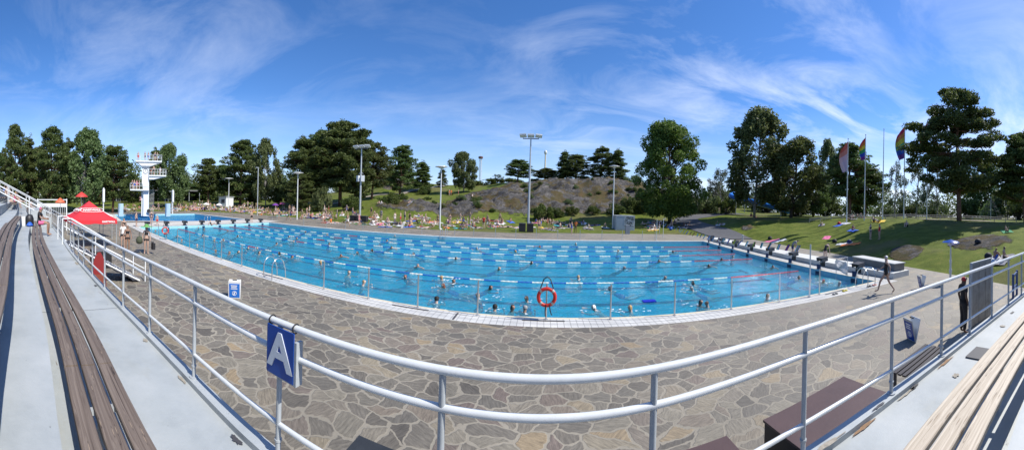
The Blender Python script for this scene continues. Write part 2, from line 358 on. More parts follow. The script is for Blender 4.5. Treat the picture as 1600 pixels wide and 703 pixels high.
# deck with two holes: bmesh triangle fill
def holed(name, outer, holes, z, m, **kw):
    bm = bmesh.new(); es = []
    for lp in [outer]+holes:
        v = [bm.verts.new((p[0], p[1], z)) for p in lp]
        es += [bm.edges.new((v[i], v[(i+1) % len(v)])) for i in range(len(v))]
    bmesh.ops.triangle_fill(bm, edges=es, use_beauty=True)
    for f in bm.faces:
        if f.normal.z < 0: f.normal_flip()
    me = bpy.data.meshes.new(name); bm.to_mesh(me); bm.free(); return tag(link(name, me, None, m), **kw)
def grow(poly, o):
    c = sum(poly, Vector((0, 0)))/len(poly); return [c+(p-c)*(1+o/(p-c).length) for p in poly]
DV2 = grow(DV, 1.2)
k5 = 5; MB().add([(p.x, p.y, .004) for p in DV]+[(p.x, p.y, .004) for p in DV2], [(i, k5+i, k5+(i+1) % 5, (i+1) % 5) for i in range(5)]).build('diving_coping', conc, kind='structure')
GE = [(-150, 331), (0, 331), (100, 331), (200, 331), (260, 330), (300, 330), (350, 332), (400, 335), (440, 338), (500, 343.5), (560, 350.5), (600, 354), (650, 357.5), (700, 360), (750, 362), (800, 364), (860, 364), (960, 365), (1060, 366), (1100, 369), (1130, 370.5), (1169, 373), (1210, 380), (1250, 387.6), (1301, 395.6), (1352, 405.5), (1425, 418), (1500, 431), (1600, 450), (1640, 462)]
def gey(x):
    for a, b in zip(GE, GE[1:]):
        if a[0] <= x <= b[0]: return a[1]+(b[1]-a[1])*(x-a[0])/(b[0]-a[0])
    return GE[0][1] if x < GE[0][0] else GE[-1][1]
lawn_edge = [P(x, gey(x)) for x in range(100, 1641, 14)]
outer = [(p.x, p.y) for p in lawn_edge]+[(lawn_edge[-1].x, -6), (-20, -6), (-95, -6), (-95, 12)]
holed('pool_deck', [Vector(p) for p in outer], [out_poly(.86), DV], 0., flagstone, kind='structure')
# pale concrete strip between the pools and behind the right starting blocks
st = MB().add([(-41.4, 13.9, .008), (-36.3, 12.4, .008), (-36.3, 36.5, .008), (-41.0, 36.5, .008)], [(0, 1, 2, 3)])
st.build('starting_deck', conc, kind='structure')
E1 = [pool(1, t)+Vector((.87, 0)) for t in (0, 1)]
st = MB().box(((15.9+19.2)/2+.9, 21.9, .16), (1.5, 26.4, .32), rz=-math.atan2(3.2, 24.6)); st.build('starting_plinth', mat('plinth', (.60, .60, .56), .55, var=.08), kind='structure')
holed_g = MB().add([(-900, -900, -3), (900, -900, -3), (900, 1500, -3), (-900, 1500, -3)], [(0, 1, 2, 3)])
# ================================================================ TERRAIN
TC = {-320: (331, (90, 320), (130, 316), (180, 312), (230, 311)),
 0: (331, (90, 321), (130, 316), (180, 312), (230, 311)), 100: (331, (90, 321), (130, 316), (180, 312), (230, 311)), 200: (331, (90, 325), (108, 318), (145, 314), (200, 312)),
 300: (330, (88, 323), (108, 315), (140, 312), (200, 311)), 400: (335, (82, 328), (98, 321), (120, 314), (160, 312)), 450: (338, (75, 331), (90, 321), (110, 311), (150, 308)),
 500: (343.5, (66, 334), (82, 322), (110, 306), (150, 303)), 560: (350.5, (58, 338), (75, 322), (110, 302), (150, 296)), 600: (354, (54, 342), (68, 322), (105, 303), (135, 276)), 625: (356, (54, 344), (68, 321), (105, 303), (135, 273)),
 650: (357.5, (53, 347), (66, 322), (95, 307), (135, 285)), 700: (360, (53, 350), (68, 328), (95, 303), (130, 289)), 750: (362, (53, 352), (68, 326), (90, 302), (125, 288)),
 800: (364, (54, 353), (64, 338), (82, 296), (115, 285)), 850: (364, (55, 353), (66, 337), (84, 287), (105, 283)), 900: (364, (56, 351), (68, 333), (86, 285), (105, 282)), 950: (365, (57, 350), (70, 328), (88, 283), (105, 283)),
 1000: (365.5, (58, 349), (70, 336), (90, 288), (110, 290)), 1050: (366, (58, 351), (70, 340), (90, 312), (120, 300)), 1100: (369, (54, 357), (66, 342), (90, 328), (130, 312)), 1150: (371.7, (52, 356), (65, 340), (85, 332), (130, 320)),
 1200: (378, (46, 362), (62, 340), (80, 335), (120, 331)), 1250: (387.6, (41, 367), (57, 342), (75, 338), (120, 335)), 1300: (395.6, (36, 376), (52, 343), (70, 340), (120, 338)), 1350: (405.3, (31, 383), (48, 342), (66, 340), (120, 338)),
 1425: (418, (27, 389), (44, 342), (62, 341.5), (120, 339)), 1500: (431, (24, 395), (41, 345), (60, 343), (120, 340)), 1600: (450, (21, 403), (38, 348), (60, 345), (120, 341)), 1700: (478, (17, 415), (36, 352), (55, 347), (120, 342)), 1950: (560, (14, 430), (30, 352), (55, 347), (120, 342))}
TX = sorted(TC)
def tz_ctrl(x):
    for a, b in zip(TX, TX[1:]):
        if a <= x <= b:
            f = (x-a)/(b-a); f = f*f*(3-2*f)*.5+f*.5; break
    else: a = b = TX[0] if x < TX[0] else TX[-1]; f = 0
    def rows(k):
        c = TC[k]; p = P(k, c[0]); r = [(math.hypot(p.x, p.y), 0.)]
        for rho, y in c[1:]: q_ = PR(k, y, rho); r.append((rho, q_.z))
        return r
    A, B = rows(a), rows(b); r = [(u[0]+(v[0]-u[0])*f, u[1]+(v[1]-u[1])*f) for u, v in zip(A, B)]
    p = P(x, gey(x)); r[0] = (math.hypot(p.x, p.y), 0.)
    r.append((r[-1][0]+60, r[-1][1]-3)); r.append((700, -2.)); return r
def prof(r, rho):
    for a, b in zip(r, r[1:]):
        if rho <= b[0]:
            f = max(0, (rho-a[0])/(b[0]-a[0])); return a[1]+(b[1]-a[1])*(f*.7+.3*f*f*(3-2*f))
    return r[-1][1]
def azpx(x, y):                            # bearing of a ground point, as a column
    return X0+F*math.atan2(x, y)
def rockness(u, rho, x, y):
    n = noise.fractal(Vector((x*.05, y*.05, 1.7)), 1., 2.1, 4)
    v = -1.
    def blob(u0, u1, r0, r1):
        cu, cr_ = (u0+u1)/2, (r0+r1)/2; return 1-math.hypot((u-cu)/((u1-u0)/1.85), (rho-cr_)/((r1-r0)/1.85))
    for b_ in ((575, 760, 58, 76), (690, 1030, 62, 100), (585, 650, 112, 150), (1030, 1160, 85, 130)): v = max(v, blob(*b_)*2.2)
    for b_ in ((1385, 1450, 24, 29), (1470, 1600, 24, 32), (1150, 1190, 48, 54)): v = max(v, blob(*b_)*1.6-.45)
    return v+n*.75
_cache = {}
def gz(x, y):
    u = azpx(x, y); k_ = round(u); r = _cache.get(k_) or _cache.setdefault(k_, tz_ctrl(k_)); rho = math.hypot(x, y)
    z = prof(r, rho); e = min(1, max(0, (rho-r[0][0])/8))
    rk = rockness(u, rho, x, y); w = min(1, max(0, rk*2))*(1 if rho > 40 else .2)
    z += e*.25*noise.fractal(Vector((x*.08, y*.08, 0)), 1, 2, 3)
    if w > 0:
        rd = noise.fractal(Vector((x*.10+z*.1, y*.16, 3)), .9, 2.2, 5)
        q1 = 1-abs(noise.noise(Vector((x*.16, y*.26, 7))))*2; q2 = 1-abs(noise.noise(Vector((x*.42+z*.3, y*.7, 3))))*2; z += w*e*(1.3*rd+.9*q1+.55*q2+.3*noise.noise(Vector((x*1.1, y*1.5, 2)))-.6)
    return z, rk
NC, NR = 640, 150
us = np.linspace(-320, 1950, NC+1); tv = []; tr = []
for u in us:
    r = tz_ctrl(u); th = (u-X0)/F; r0, r3 = r[0][0], r[4][0]
    for j in range(NR+1):
        f = j/NR; rho = r0+(r3+25-r0)*(f/.9)**1.35 if f < .9 else (r3+25)*(700/(r3+25))**((f-.9)/.1)
        x, y = rho*math.sin(th), rho*math.cos(th)
        z, rk = gz(x, y); tv.append((x, y, z if j else .0)); tr.append(rk)
q = NR+1
tm = bpy.data.meshes.new('lawn_and_hill'); tm.from_pydata(tv, [], [(i*q+j, i*q+q+j, i*q+q+j+1, i*q+j+1) for i in range(NC) for j in range(NR)][:])
ta = tm.attributes.new('rock', 'FLOAT', 'POINT'); ta.data.foreach_set('value', tr)
def terrain_mat():
    m = bpy.data.materials.new('hill_ground'); m.use_nodes = True; t = m.node_tree; b = t.nodes['Principled BSDF']
    co = N(t, 'ShaderNodeTexCoord'); at = N(t, 'ShaderNodeAttribute'); at.attribute_name = 'rock'
    def nz(s, d, r=.6, dist=0.):
        n = N(t, 'ShaderNodeTexNoise'); n.inputs['Scale'].default_value = s; n.inputs['Detail'].default_value = d; n.inputs['Roughness'].default_value = r; n.inputs['Distortion'].default_value = dist; L(t, co.outputs['Object'], n.inputs['Vector']); return n.outputs[0]
    g1 = ramp(t, nz(.9, 6), [(.3, (.062, .085, .010)), (.55, (.108, .138, .02)), (.75, (.17, .17, .036))])
    dry = ramp(t, nz(.09, 6), [(.50, 0.), (.62, .75)])
    fine = ramp(t, nz(16, 3), [(.3, .65), (.7, 1.3)])
    gcol = mixc(t, dry.outputs[0], g1.outputs[0], (.13, .115, .05)); gcol = mixc(t, 1., gcol, fine.outputs[0], 'MULTIPLY')
    rc = ramp(t, nz(.5, 9, .75, .6), [(.36, (.035, .030, .030)), (.47, (.11, .105, .10)), (.58, (.20, .185, .172)), (.70, (.31, .29, .27))])
    veg = ramp(t, nz(.22, 8, .75), [(.49, 0.), (.54, 1.)])
    ck = N(t, 'ShaderNodeTexVoronoi', feature='DISTANCE_TO_EDGE'); cm_ = N(t, 'ShaderNodeMapping'); cm_.inputs['Scale'].default_value = (.35, .6, 1.1); cn_ = N(t, 'ShaderNodeTexNoise'); cn_.inputs['Scale'].default_value = .6; cn_.inputs['Detail'].default_value = 5; L(t, co.outputs['Object'], cn_.inputs['Vector']); va_ = N(t, 'ShaderNodeVectorMath', operation='MULTIPLY_ADD'); L(t, cn_.outputs['Color'], va_.inputs[0]); va_.inputs[1].default_value = (3, 3, 3); L(t, co.outputs['Object'], va_.inputs[2]); L(t, va_.outputs[0], cm_.inputs[0]); L(t, cm_.outputs[0], ck.inputs['Vector']); ckr = ramp(t, ck.outputs[0], [(.0, .25), (.09, 1.)])
    rc2 = mixc(t, math_(t, 'MULTIPLY', veg.outputs[0], .85), mixc(t, 1., rc.outputs[0], ckr.outputs[0], 'MULTIPLY'), mixc(t, nz(.7, 4), (.055, .075, .016), (.17, .10, .05)))
    e = math_(t, 'ADD', at.outputs['Fac'], math_(t, 'MULTIPLY', math_(t, 'SUBTRACT', nz(1.5, 6), .5), .8))
    mk = ramp(t, e, [(.22, 0.), (.34, 1.)])
    L(t, mixc(t, mk.outputs[0], gcol, rc2), b.inputs['Base Color']); b.inputs['Roughness'].default_value = .9; b.inputs['Specular IOR Level'].default_value = .15
    h = math_(t, 'ADD', math_(t, 'MULTIPLY', nz(1.6, 10, .8, .5), math_(t, 'ADD', math_(t, 'MULTIPLY', mk.outputs[0], 1.6), .15)), math_(t, 'MULTIPLY', nz(20, 3), .04))
    bp = N(t, 'ShaderNodeBump'); bp.inputs['Strength'].default_value = .9; bp.inputs['Distance'].default_value = .5; L(t, h, bp.inputs['Height']); L(t, bp.outputs[0], b.inputs['Normal'])
    return m
tm.update(); to = link('terrain', tm, None, terrain_mat(), True); tag(to, kind='structure')
for i_ in range(1): pass
# flip check
if tm.polygons[1000].normal.z < 0: tm.flip_normals()
gb = holed_g.build('ground', mat('far_ground', (.05, .07, .025), .9, var=.2, vs=.05), kind='structure')
# asphalt paths laid on the terrain
asph = mat('asphalt', (.085, .085, .09), .85, var=.15, vs=2, bump=.3)
gravel = mat('gravel_path', (.30, .26, .21), .9, var=.15, vs=2)
def strip(name, pts, w, m, lift=.05, **kw):
    c = cr(pts, 1.); mb = MB(); vs = []; nw = 4
    for i, p in enumerate(c):
        d = (c[min(i+1, len(c)-1)]-c[max(i-1, 0)]).normalized(); n = Vector((-d.y, d.x))
        for j in range(nw+1):
            q_ = p+n*w*(j/nw-.5); vs.append((q_.x, q_.y, max(gz(q_.x, q_.y)[0], 0)+lift))
    fs = [(i*(nw+1)+j, i*(nw+1)+j+1, (i+1)*(nw+1)+j+1, (i+1)*(nw+1)+j) for i in range(len(c)-1) for j in range(nw)]
    return mb.add(vs, fs).build(name, m, None, True, **kw)
def GP(x, rho): t_ = (x-X0)/F; return (rho*math.sin(t_), rho*math.cos(t_))
strip('asphalt_path', [GP(1152, 42), GP(1128, 48), GP(1100, 54), GP(1078, 61), GP(1075, 68), GP(1110, 74), GP(1160, 78)], 4.6, asph, .08, kind='structure')
strip('gravel_path', [GP(1640, 42), GP(1560, 44), GP(1480, 46), GP(1400, 49), GP(1320, 56), GP(1260, 64)], 2.4, gravel, .07, kind='structure')
strip('gravel_path', [GP(700, 125), GP(640, 108), GP(590, 96), GP(540, 88), GP(480, 82)], 2.5, gravel, .12, kind='structure')
# ================================================================ GRANDSTAND
RP = cr([(-58, 2.2), (-40, 2.2), (-19, 2.05), (-11, 1.74), (-6.9, 1.68), (-3.5, 1.69), (-1.7, 1.64), (0, 1.65), (1.9, 1.745), (4.4, 1.49), (7.8, .94), (12, .2), (20, -1.3), (34, -4)], .25)
def rp_at(X):
    for a, b in zip(RP, RP[1:]):
        if a.x <= X <= b.x:
            p = a.lerp(b, (X-a.x)/(b.x-a.x)); d = (b-a).normalized(); return p, d, Vector((-d.y, d.x))
    return RP[-1], Vector((1, 0)), Vector((0, 1))
def rpo(X, o): p, d, n = rp_at(X); return p-n*o                 # o metres inward from the rail
XS = [-58+.5*i for i in range(int((34+58)/.5)+1)]
def sweep(mb, prof, X0_, X1_, st=.5, caps=True):
    n = max(1, int((X1_-X0_)/st)); xs = [X0_+(X1_-X0_)*i/n for i in range(n+1)]; k = len(prof); vs = []
    for X in xs:
        for o, z in prof: q_ = rpo(X, o); vs.append((q_.x, q_.y, z))
    fs = [(i*k+j, (i+1)*k+j, (i+1)*k+(j+1) % k, i*k+(j+1) % k) for i in range(n) for j in range(k)]
    if caps: fs += [tuple(range(k)), tuple(range(n*k+k-1, n*k-1, -1))]
    return mb.add(vs, fs)
def worn_paint():
    m = bpy.data.materials.new('worn_grey_paint'); m.use_nodes = True; t = m.node_tree; b = t.nodes['Principled BSDF']
    co = N(t, 'ShaderNodeTexCoord')
    def nz(s, d, r=.6, sc3=(1, 1, 1), di=0.):
        mp = N(t, 'ShaderNodeMapping'); mp.inputs['Scale'].default_value = sc3; L(t, co.outputs['Object'], mp.inputs[0])
        n = N(t, 'ShaderNodeTexNoise'); n.inputs['Scale'].default_value = s; n.inputs['Detail'].default_value = d; n.inputs['Roughness'].default_value = r; n.inputs['Distortion'].default_value = di; L(t, mp.outputs[0], n.inputs['Vector']); return n.outputs[0]
    base = ramp(t, nz(1.3, 8, .65), [(.3, (.29, .315, .32)), (.5, (.36, .385, .388)), (.72, (.42, .44, .44))])
    st = ramp(t, nz(.8, 8, .7, (1, 3, 1)), [(.54, 0.), (.70, .45)])
    c = mixc(t, st.outputs[0], base.outputs[0], (.34, .34, .30))
    sp = ramp(t, nz(24, 4, .6), [(.70, 0.), (.76, .6)]); c = mixc(t, sp.outputs[0], c, (.12, .12, .115))
    sx_ = N(t, 'ShaderNodeSeparateXYZ'); L(t, co.outputs['Object'], sx_.inputs[0])
    big = ramp(t, nz(2.3, 9, .7, (.6, 1.6, 1), .6), [(.67, 0.), (.69, 1.)]); c = mixc(t, math_(t, 'MULTIPLY', big.outputs[0], .85), c, (.22, .19, .155))
    L(t, c, b.inputs['Base Color']); b.inputs['Roughness'].default_value = .55
    bp = N(t, 'ShaderNodeBump'); bp.inputs['Strength'].default_value = .35; bp.inputs['Distance'].default_value = .01
    L(t, math_(t, 'ADD', nz(9, 8, .7), math_(t, 'MULTIPLY', big.outputs[0], -.6)), bp.inputs['Height']); L(t, bp.outputs[0], b.inputs['Normal']); return m
wp_ = worn_paint()
stand_wall = mat('stand_wall', (.45, .46, .45), .7, var=.12, vs=.8, bump=.15)
rust = mat('rust_patch', (.24, .145, .08), .8, var=.3, vs=18); mortar = mat('bare_mortar', (.30, .27, .22), .85, var=.3, vs=25, bump=.4)
# tiers: front curb, first tread, then risers
NT_ = 7
sprof = [(-.05, 0), (-.05, 1.70), (.06, 1.70), (.06, 1.65), (.62, 1.65), (.62, 1.656), (1.40, 1.656)]
z = 1.656; o = 1.40
for k_ in range(1, NT_):
    z2 = 2.1+.45*(k_-1); sprof += [(o, z2), (o+.72, z2)]; o += .72
sprof += [(o, z2+.9), (o+.25, z2+.9), (o+.25, 0)]
sb = MB(); sweep(sb, sprof, -58, 34)
hole_a, hole_b = 4.2, 4.52
sb.build('grandstand', wp_, label='white painted concrete grandstand with stepped tiers running along the pool', cat='grandstand')
gs = COL.objects['grandstand']
# worn marks lying on the curb and the tread (flat, each a few millimetres proud)
wm_ = []
def patchy(pts, z, m, nm):
    MB().add([(p[0], p[1], z) for p in pts], [tuple(range(len(pts)))]).build(nm, m, gs)
def blobpatch(X, o, w, h, z, m, nm, seed=0):
    r_ = random.Random(seed); pts = []
    n = 22
    for i in range(n):
        a = 2*PI*i/n; s = r_.uniform(.6, 1.25); q_ = rpo(X+w*math.cos(a)*s, o+h*math.sin(a)*s); pts.append((q_.x, q_.y))
    if n: patchy(pts[::-1], z, m, nm)
for i, (X, o_, w, h, z_, m) in enumerate([(2.45, .085, .15, .018, 1.656, rust), (4.0, .09, .2, .02, 1.656, rust), (2.05, .05, .16, .022, 1.704, mortar), (2.72, .045, .1, .015, 1.704, dark), (3.3, .08, .10, .02, 1.656, dark), (3.75, .35, .05, .035, 1.656, mortar), (1.9, .1, .05, .03, 1.656, dark), (5.6, .3, .06, .05, 1.656, mortar), (3.15, .085, .2, .015, 1.656, mortar), (-1.95, .1, .07, .025, 1.656, dark), (-3.9, .1, .05, .03, 1.656, mortar), (-6.6, .1, .06, .03, 1.656, dark), (-2.9, .09, .09, .02, 1.656, mortar), (6.4, .2, .08, .03, 1.656, dark), (-8.9, .1, .2, .04, 1.656, mortar)]):
    blobpatch(X, o_, w, h, z_+.004, m, 'worn_patch', i)
dk = mat('joint_dark', (.12, .12, .12), .8)
for X in (-9.4, -5.2, 1.3, 8.2): sweep(MB(), [(.07, 1.6605), (.07, 1.6585), (1.38, 1.6585), (1.38, 1.6605)], X, X+.005, 1).build('tread_joint', dk, gs)
jl = MB()
sweep(jl, [(.61, 1.6605), (.61, 1.6585), (.618, 1.6585), (.618, 1.6605)], 1.2, 12, 1)
jl.build('tread_joint', dk, gs)
hl = MB(); q_ = [rpo(4.25, .25), rpo(4.25, .46), rpo(4.62, .46), rpo(4.62, .25)]
hl.prism([(p.x, p.y) for p in q_], 1.645, 1.668); hl.build('drain_recess_shade', dark, gs)  # dark plate paints the shade of a hole; the tread stays uncut
hl = MB()
for a, b in ((0, 1), (1, 2), (2, 3), (3, 0)):
    A_, B_ = q_[a], q_[b]; c_ = (A_+B_)/2; d_ = B_-A_; hl.box((c_.x, c_.y, 1.672), (d_.length+.02, .014, .03), rz=math.atan2(d_.y, d_.x))
pass
# end of the near block on the left: step block, transverse rail, upper stand
def railing(name, X0_, X1_, posts, label, tops=(2.64, 2.445, 1.93), rads=(.0235, .021, .017), m=rail_paint, foot=1.70):
    t = empty(name, (*rpo((X0_+X1_)/2, 0), foot), label, 'railing', 'railings along the front edge of the stand')
    inv = Matrix.Translation(-t.location)
    def bld(mb, nm, mm):
        o_ = mb.build(nm, mm, None, True); o_.data.transform(inv); o_.parent = t; return o_
    n = int((X1_-X0_)/.2)+1
    for z_, r, nm, mm in zip(tops, rads, ('top_rail', 'middle_rail', 'lower_rail'), (m, rail_paint, rail_paint)):
        bld(MB().tube([(*rpo(X0_+(X1_-X0_)*i/n, 0), z_) for i in range(n+1)], r, 16), nm, mm)
    for X in posts:
        p = rpo(X, 0); mb = MB().tube([(p.x, p.y, foot-.1), (p.x, p.y, 2.63)], .019, 12)
        mb.tube([(p.x, p.y, foot+.11), (p.x, p.y, foot+.125)], .026, 12); bld(mb, 'post', rail_grey); bld(MB().tube([(p.x, p.y, foot), (p.x, p.y, foot+.01)], .045, 12), 'base_plate', rail_grey)  # posts coloured greyer than the rails to paint in their shadowed side
    return t
pl = [-10.9, -10.1, -9.2, -8.4, -7.35, -6.25, -5.1, -4.0, -2.82, -1.60, -.47, .63, 1.81, 2.98, 4.05, 4.93, 5.85, 6.75, 7.65, 8.7, 9.8, 11, 12.2, 13.4, 14.6]
railing('stand_railing', -10.95, 15, pl, 'long white tube railing curving across the front of the stand above the paving')
railing('stand_railing', -24, -13.9, [-23.8, -22.4, -21, -19.6, -18.2, -16.9, -15.6, -14.7, -14.], 'short stretch of white railing beyond the gap where the stairs start')
railing('stand_railing', -57, -24.3, [-57+2*i for i in range(17)], 'far left stretch of white railing below the upper seating')
# A sign
def sign_a():
    p, d, n = rp_at(-1.53); p2 = rpo(-1.56, .035)
    t = empty('section_sign', (p2.x, p2.y, 2.62), 'blue board with a white letter A strapped to the stand railing', 'sign')
    t.rotation_euler = (0, 0, math.radians(-2))
    x0, x1, zt, zb = -.135, .125, .0, -.335
    MB().box(((x0+x1)/2, 0, (zt+zb)/2), (x1-x0, .008, zt-zb)).build('board', blue_sign, t)
    fr = MB(); fr.box((x1+.012, .03, -.2), (.022, .06, .29)); fr.box((x0-.004, .015, (zt+zb)/2), (.008, .03, zt-zb)); fr.box(((x0+x1)/2, .015, zb-.004), (x1-x0, .03, .008)); fr.build('board_frame', rail_grey, t)
    me = text_mesh('A', .335, .003, .009); me.transform(Matrix.Translation((-.005, -.006, -.17)) @ Matrix.Rotation(PI/2, 4, 'X')); link('letter', me, t, mat('sign_letter', (.62, .66, .70), .5))
    for xx in (x0+.008, x1-.02):
        pts = [(xx, .035+.031*math.cos(a), .02+.031*math.sin(a)) for a in [2*PI*i/14 for i in range(14)]]
        MB().tube(pts, .005, 6, closed=True).build('strap', black, t, True)
sign_a()
# ---------------- benches: three planks on steel brackets
def wood(name, c1, c2, knots):
    m = bpy.data.materials.new(name); m.use_nodes = True; t = m.node_tree; b = t.nodes['Principled BSDF']
    co = N(t, 'ShaderNodeTexCoord'); at = N(t, 'ShaderNodeAttribute'); at.attribute_name = 'grain'
    gi = N(t, 'ShaderNodeNewGeometry')
    ad = N(t, 'ShaderNodeVectorMath', operation='ADD'); L(t, at.outputs['Vector'], ad.inputs[0])
    cb = N(t, 'ShaderNodeCombineXYZ'); L(t, math_(t, 'MULTIPLY', gi.outputs['Random Per Island'], 37.), cb.inputs[0]); L(t, math_(t, 'MULTIPLY', gi.outputs['Random Per Island'], 11.), cb.inputs[2]); L(t, cb.outputs[0], ad.inputs[1])
    # knots
    mk = N(t, 'ShaderNodeMapping'); mk.inputs['Scale'].default_value = (2.2, 9, 1); L(t, ad.outputs[0], mk.inputs[0])
    vk = N(t, 'ShaderNodeTexVoronoi', voronoi_dimensions='2D'); vk.inputs['Scale'].default_value = 1.; L(t, mk.outputs[0], vk.inputs['Vector'])
    pull = ramp(t, vk.outputs['Distance'], [(0, 1.), (.35, 0.)])
    mp = N(t, 'ShaderNodeMapping'); mp.inputs['Scale'].default_value = (.9, 26, 1); L(t, ad.outputs[0], mp.inputs[0])
    of = N(t, 'ShaderNodeVectorMath', operation='ADD'); L(t, mp.outputs[0], of.inputs[0])
    c3 = N(t, 'ShaderNodeCombineXYZ'); L(t, math_(t, 'MULTIPLY', pull.outputs[0], 1.6), c3.inputs[1]); L(t, c3.outputs[0], of.inputs[1])
    n = N(t, 'ShaderNodeTexNoise'); n.inputs['Scale'].default_value = 1.; n.inputs['Detail'].default_value = 8; n.inputs['Roughness'].default_value = .62; L(t, of.outputs[0], n.inputs['Vector'])
    g = ramp(t, n.outputs[0], [(.28, c1), (.5, tuple((a+b_)/2 for a, b_ in zip(c1, c2))), (.7, c2)])
    crk = ramp(t, n.outputs[0], [(.345, 1.), (.365, 0.)])
    c = mixc(t, math_(t, 'MULTIPLY', crk.outputs[0], .7), g.outputs[0], tuple(x*.3 for x in c1))
    pv = ramp(t, gi.outputs['Random Per Island'], [(0, .8), (1, 1.18)]); c = mixc(t, 1., c, pv.outputs[0], 'MULTIPLY')
    kn = ramp(t, vk.outputs['Distance'], [(.04, 1.), (.075, .0)]); kr = ramp(t, vk.outputs['Distance'], [(.06, 0.), (.085, .8), (.11, 0.)])
    sk = N(t, 'ShaderNodeSeparateColor'); L(t, vk.outputs['Color'], sk.inputs[0]); on = math_(t, 'GREATER_THAN', sk.outputs[0], .55)
    c = mixc(t, math_(t, 'MULTIPLY', kr.outputs[0], on), c, tuple(x*.45 for x in c1)); c = mixc(t, math_(t, 'MULTIPLY', kn.outputs[0], on), c, knots)
    L(t, c, b.inputs['Base Color']); b.inputs['Roughness'].default_value = .62
    bp = N(t, 'ShaderNodeBump'); bp.inputs['Strength'].default_value = .5; bp.inputs['Distance'].default_value = .006; L(t, n.outputs[0], bp.inputs['Height']); L(t, bp.outputs[0], b.inputs['Normal']); return m
wood_d = wood('weathered_dark_wood', (.075, .052, .038), (.215, .17, .135), (.32, .24, .17))
wood_l = wood('glare_pale_wood', (.30, .24, .17), (.56, .49, .39), (.22, .15, .09))  # same wood as the dark benches, paled to carry the sun glare
def bench(Xa, Xb, o0, zt, m, label, w=.116, gap=.026, n=3, group='long plank benches on the stand tiers'):
    c = rpo((Xa+Xb)/2, o0); t = empty('bench', (c.x, c.y, zt-.42), label, 'bench', group); off = Vector((c.x, c.y, zt-.42))
    for k_ in range(n):
        oa = o0-w*n/2-gap*(n-1)/2+k_*(w+gap); bev = .006; ns = max(1, int((Xb-Xa)/.4)); vs = []; gr = []
        pr_ = [(oa, zt-.04), (oa, zt-bev), (oa+bev, zt), (oa+w-bev, zt), (oa+w, zt-bev), (oa+w, zt-.04)]; j_ = random.uniform(-.004, .004); e0, e1 = random.uniform(.004, .02), random.uniform(.004, .02)
        for i in range(ns+1):
            X = Xa+e0+(Xb-Xa-e0-e1)*i/ns
            for oo, z_ in pr_: q_ = rpo(X, oo); vs.append((q_.x-off.x, q_.y-off.y, z_-off.z+j_)); gr.append((X*.9, oo*3.0, k_))
        q = 6; fs = [(i*q+j, (i+1)*q+j, (i+1)*q+(j+1) % q, i*q+(j+1) % q) for i in range(ns) for j in range(q)]+[tuple(range(q)), tuple(range(ns*q+q-1, ns*q-1, -1))]
        ob = MB().add(vs, fs).build('plank', m, t)
        a = ob.data.attributes.new('grain', 'FLOAT_VECTOR', 'POINT')
        if len(ob.data.vertices) == len(gr): a.data.foreach_set('vector', [x for g in gr for x in g])
    X = Xa+.5
    while X < Xb:
        p = rpo(X, o0)-off.xy; MB().box((p.x, p.y, .36), (.04, w*n, .035)).box((p.x, p.y, .18), (.04, .04, .36)).build('bracket', rail_grey, t); X += 1.7
    return t
lefts = [(-2.62, 1.0), (-6.4, -2.62), (-10.2, -6.4), (-14, -10.2), (-18.5, -14)]
nm = ['dark weathered bench section nearest the lower left corner', 'dark weathered bench section second along the front row', 'dark weathered bench section third along the front row', 'dark weathered bench section fourth along the front row', 'dark weathered bench section beyond the seated person']
for (a, b), l_ in zip(lefts, nm): bench(a, b, 1.09, 2.1, wood_d, l_)
bench(1.05, 5.2, 1.02, 2.1, wood_l, 'plank bench coloured pale for sun glare in the lower right corner')
bench(5.2, 9.4, 1.02, 2.1, wood_l, 'plank bench coloured pale for sun glare further right along the front row')
for i, (a, b) in enumerate([(-3.5, .2), (-7.5, -3.5), (-11.5, -7.5), (-15.5, -11.5)]): bench(a, b, 2.0, 2.55, wood_d, ['dark plank bench behind the camera, near end', 'dark plank bench on second tier at the left frame edge', 'dark plank bench on second tier beyond the frame edge one', 'farthest dark plank bench on the second tier'][i])
# supports seen left of the second tier bench (white kicker boards)
for X in (-15.4,): p = rpo(X, 1.78); MB().box((p.x, p.y, 2.32), (.06, .3, .44)).build('seat_support', white_paint, gs)
# transverse wall, step block and aisle hand rails
sw = MB(); p = rpo(-19.2, .72); sw.box((p.x, p.y, 1.95), (.35, 1.2, .58)); p = rpo(-21.6, .9); sw.box((p.x, p.y, 2.3), (4.4, .9, .66))
sw.build('step_block', wp_, gs)
def aisle_rail(X, label, k0=0, k1=5):
    a = rpo(X, .1); b = rpo(X, 5.2); za, zb = 2.75, 5.5
    t = empty('aisle_handrail', (a.x, a.y, 1.65), label, 'handrail', 'handrails up the stand aisles'); off = t.location
    for dz, nm_ in ((0, 'top_rail'), (-.33, 'middle_rail'), (-.66, 'lower_rail')):
        MB().tube([Vector((a.x, a.y, za+dz))-off, Vector((b.x, b.y, zb+dz))-off], .028, 8).build(nm_, rail_paint, t, True)
    for f in (0, .25, .5, .75, 1.):
        q_ = a.lerp(b, f); zt = za+(zb-za)*f; MB().tube([Vector((q_.x, q_.y, zt-1.1))-off, Vector((q_.x, q_.y, zt))-off], .025, 8).build('post', rail_paint, t, True)
aisle_rail(-19.6, 'nearest white handrail climbing the left stand aisle'); aisle_rail(-21.2, 'second white handrail climbing the left stand aisle'); aisle_rail(-31, 'far white handrail climbing the upper left stand'); aisle_rail(-32.6, 'farthest white handrail climbing the upper left stand')
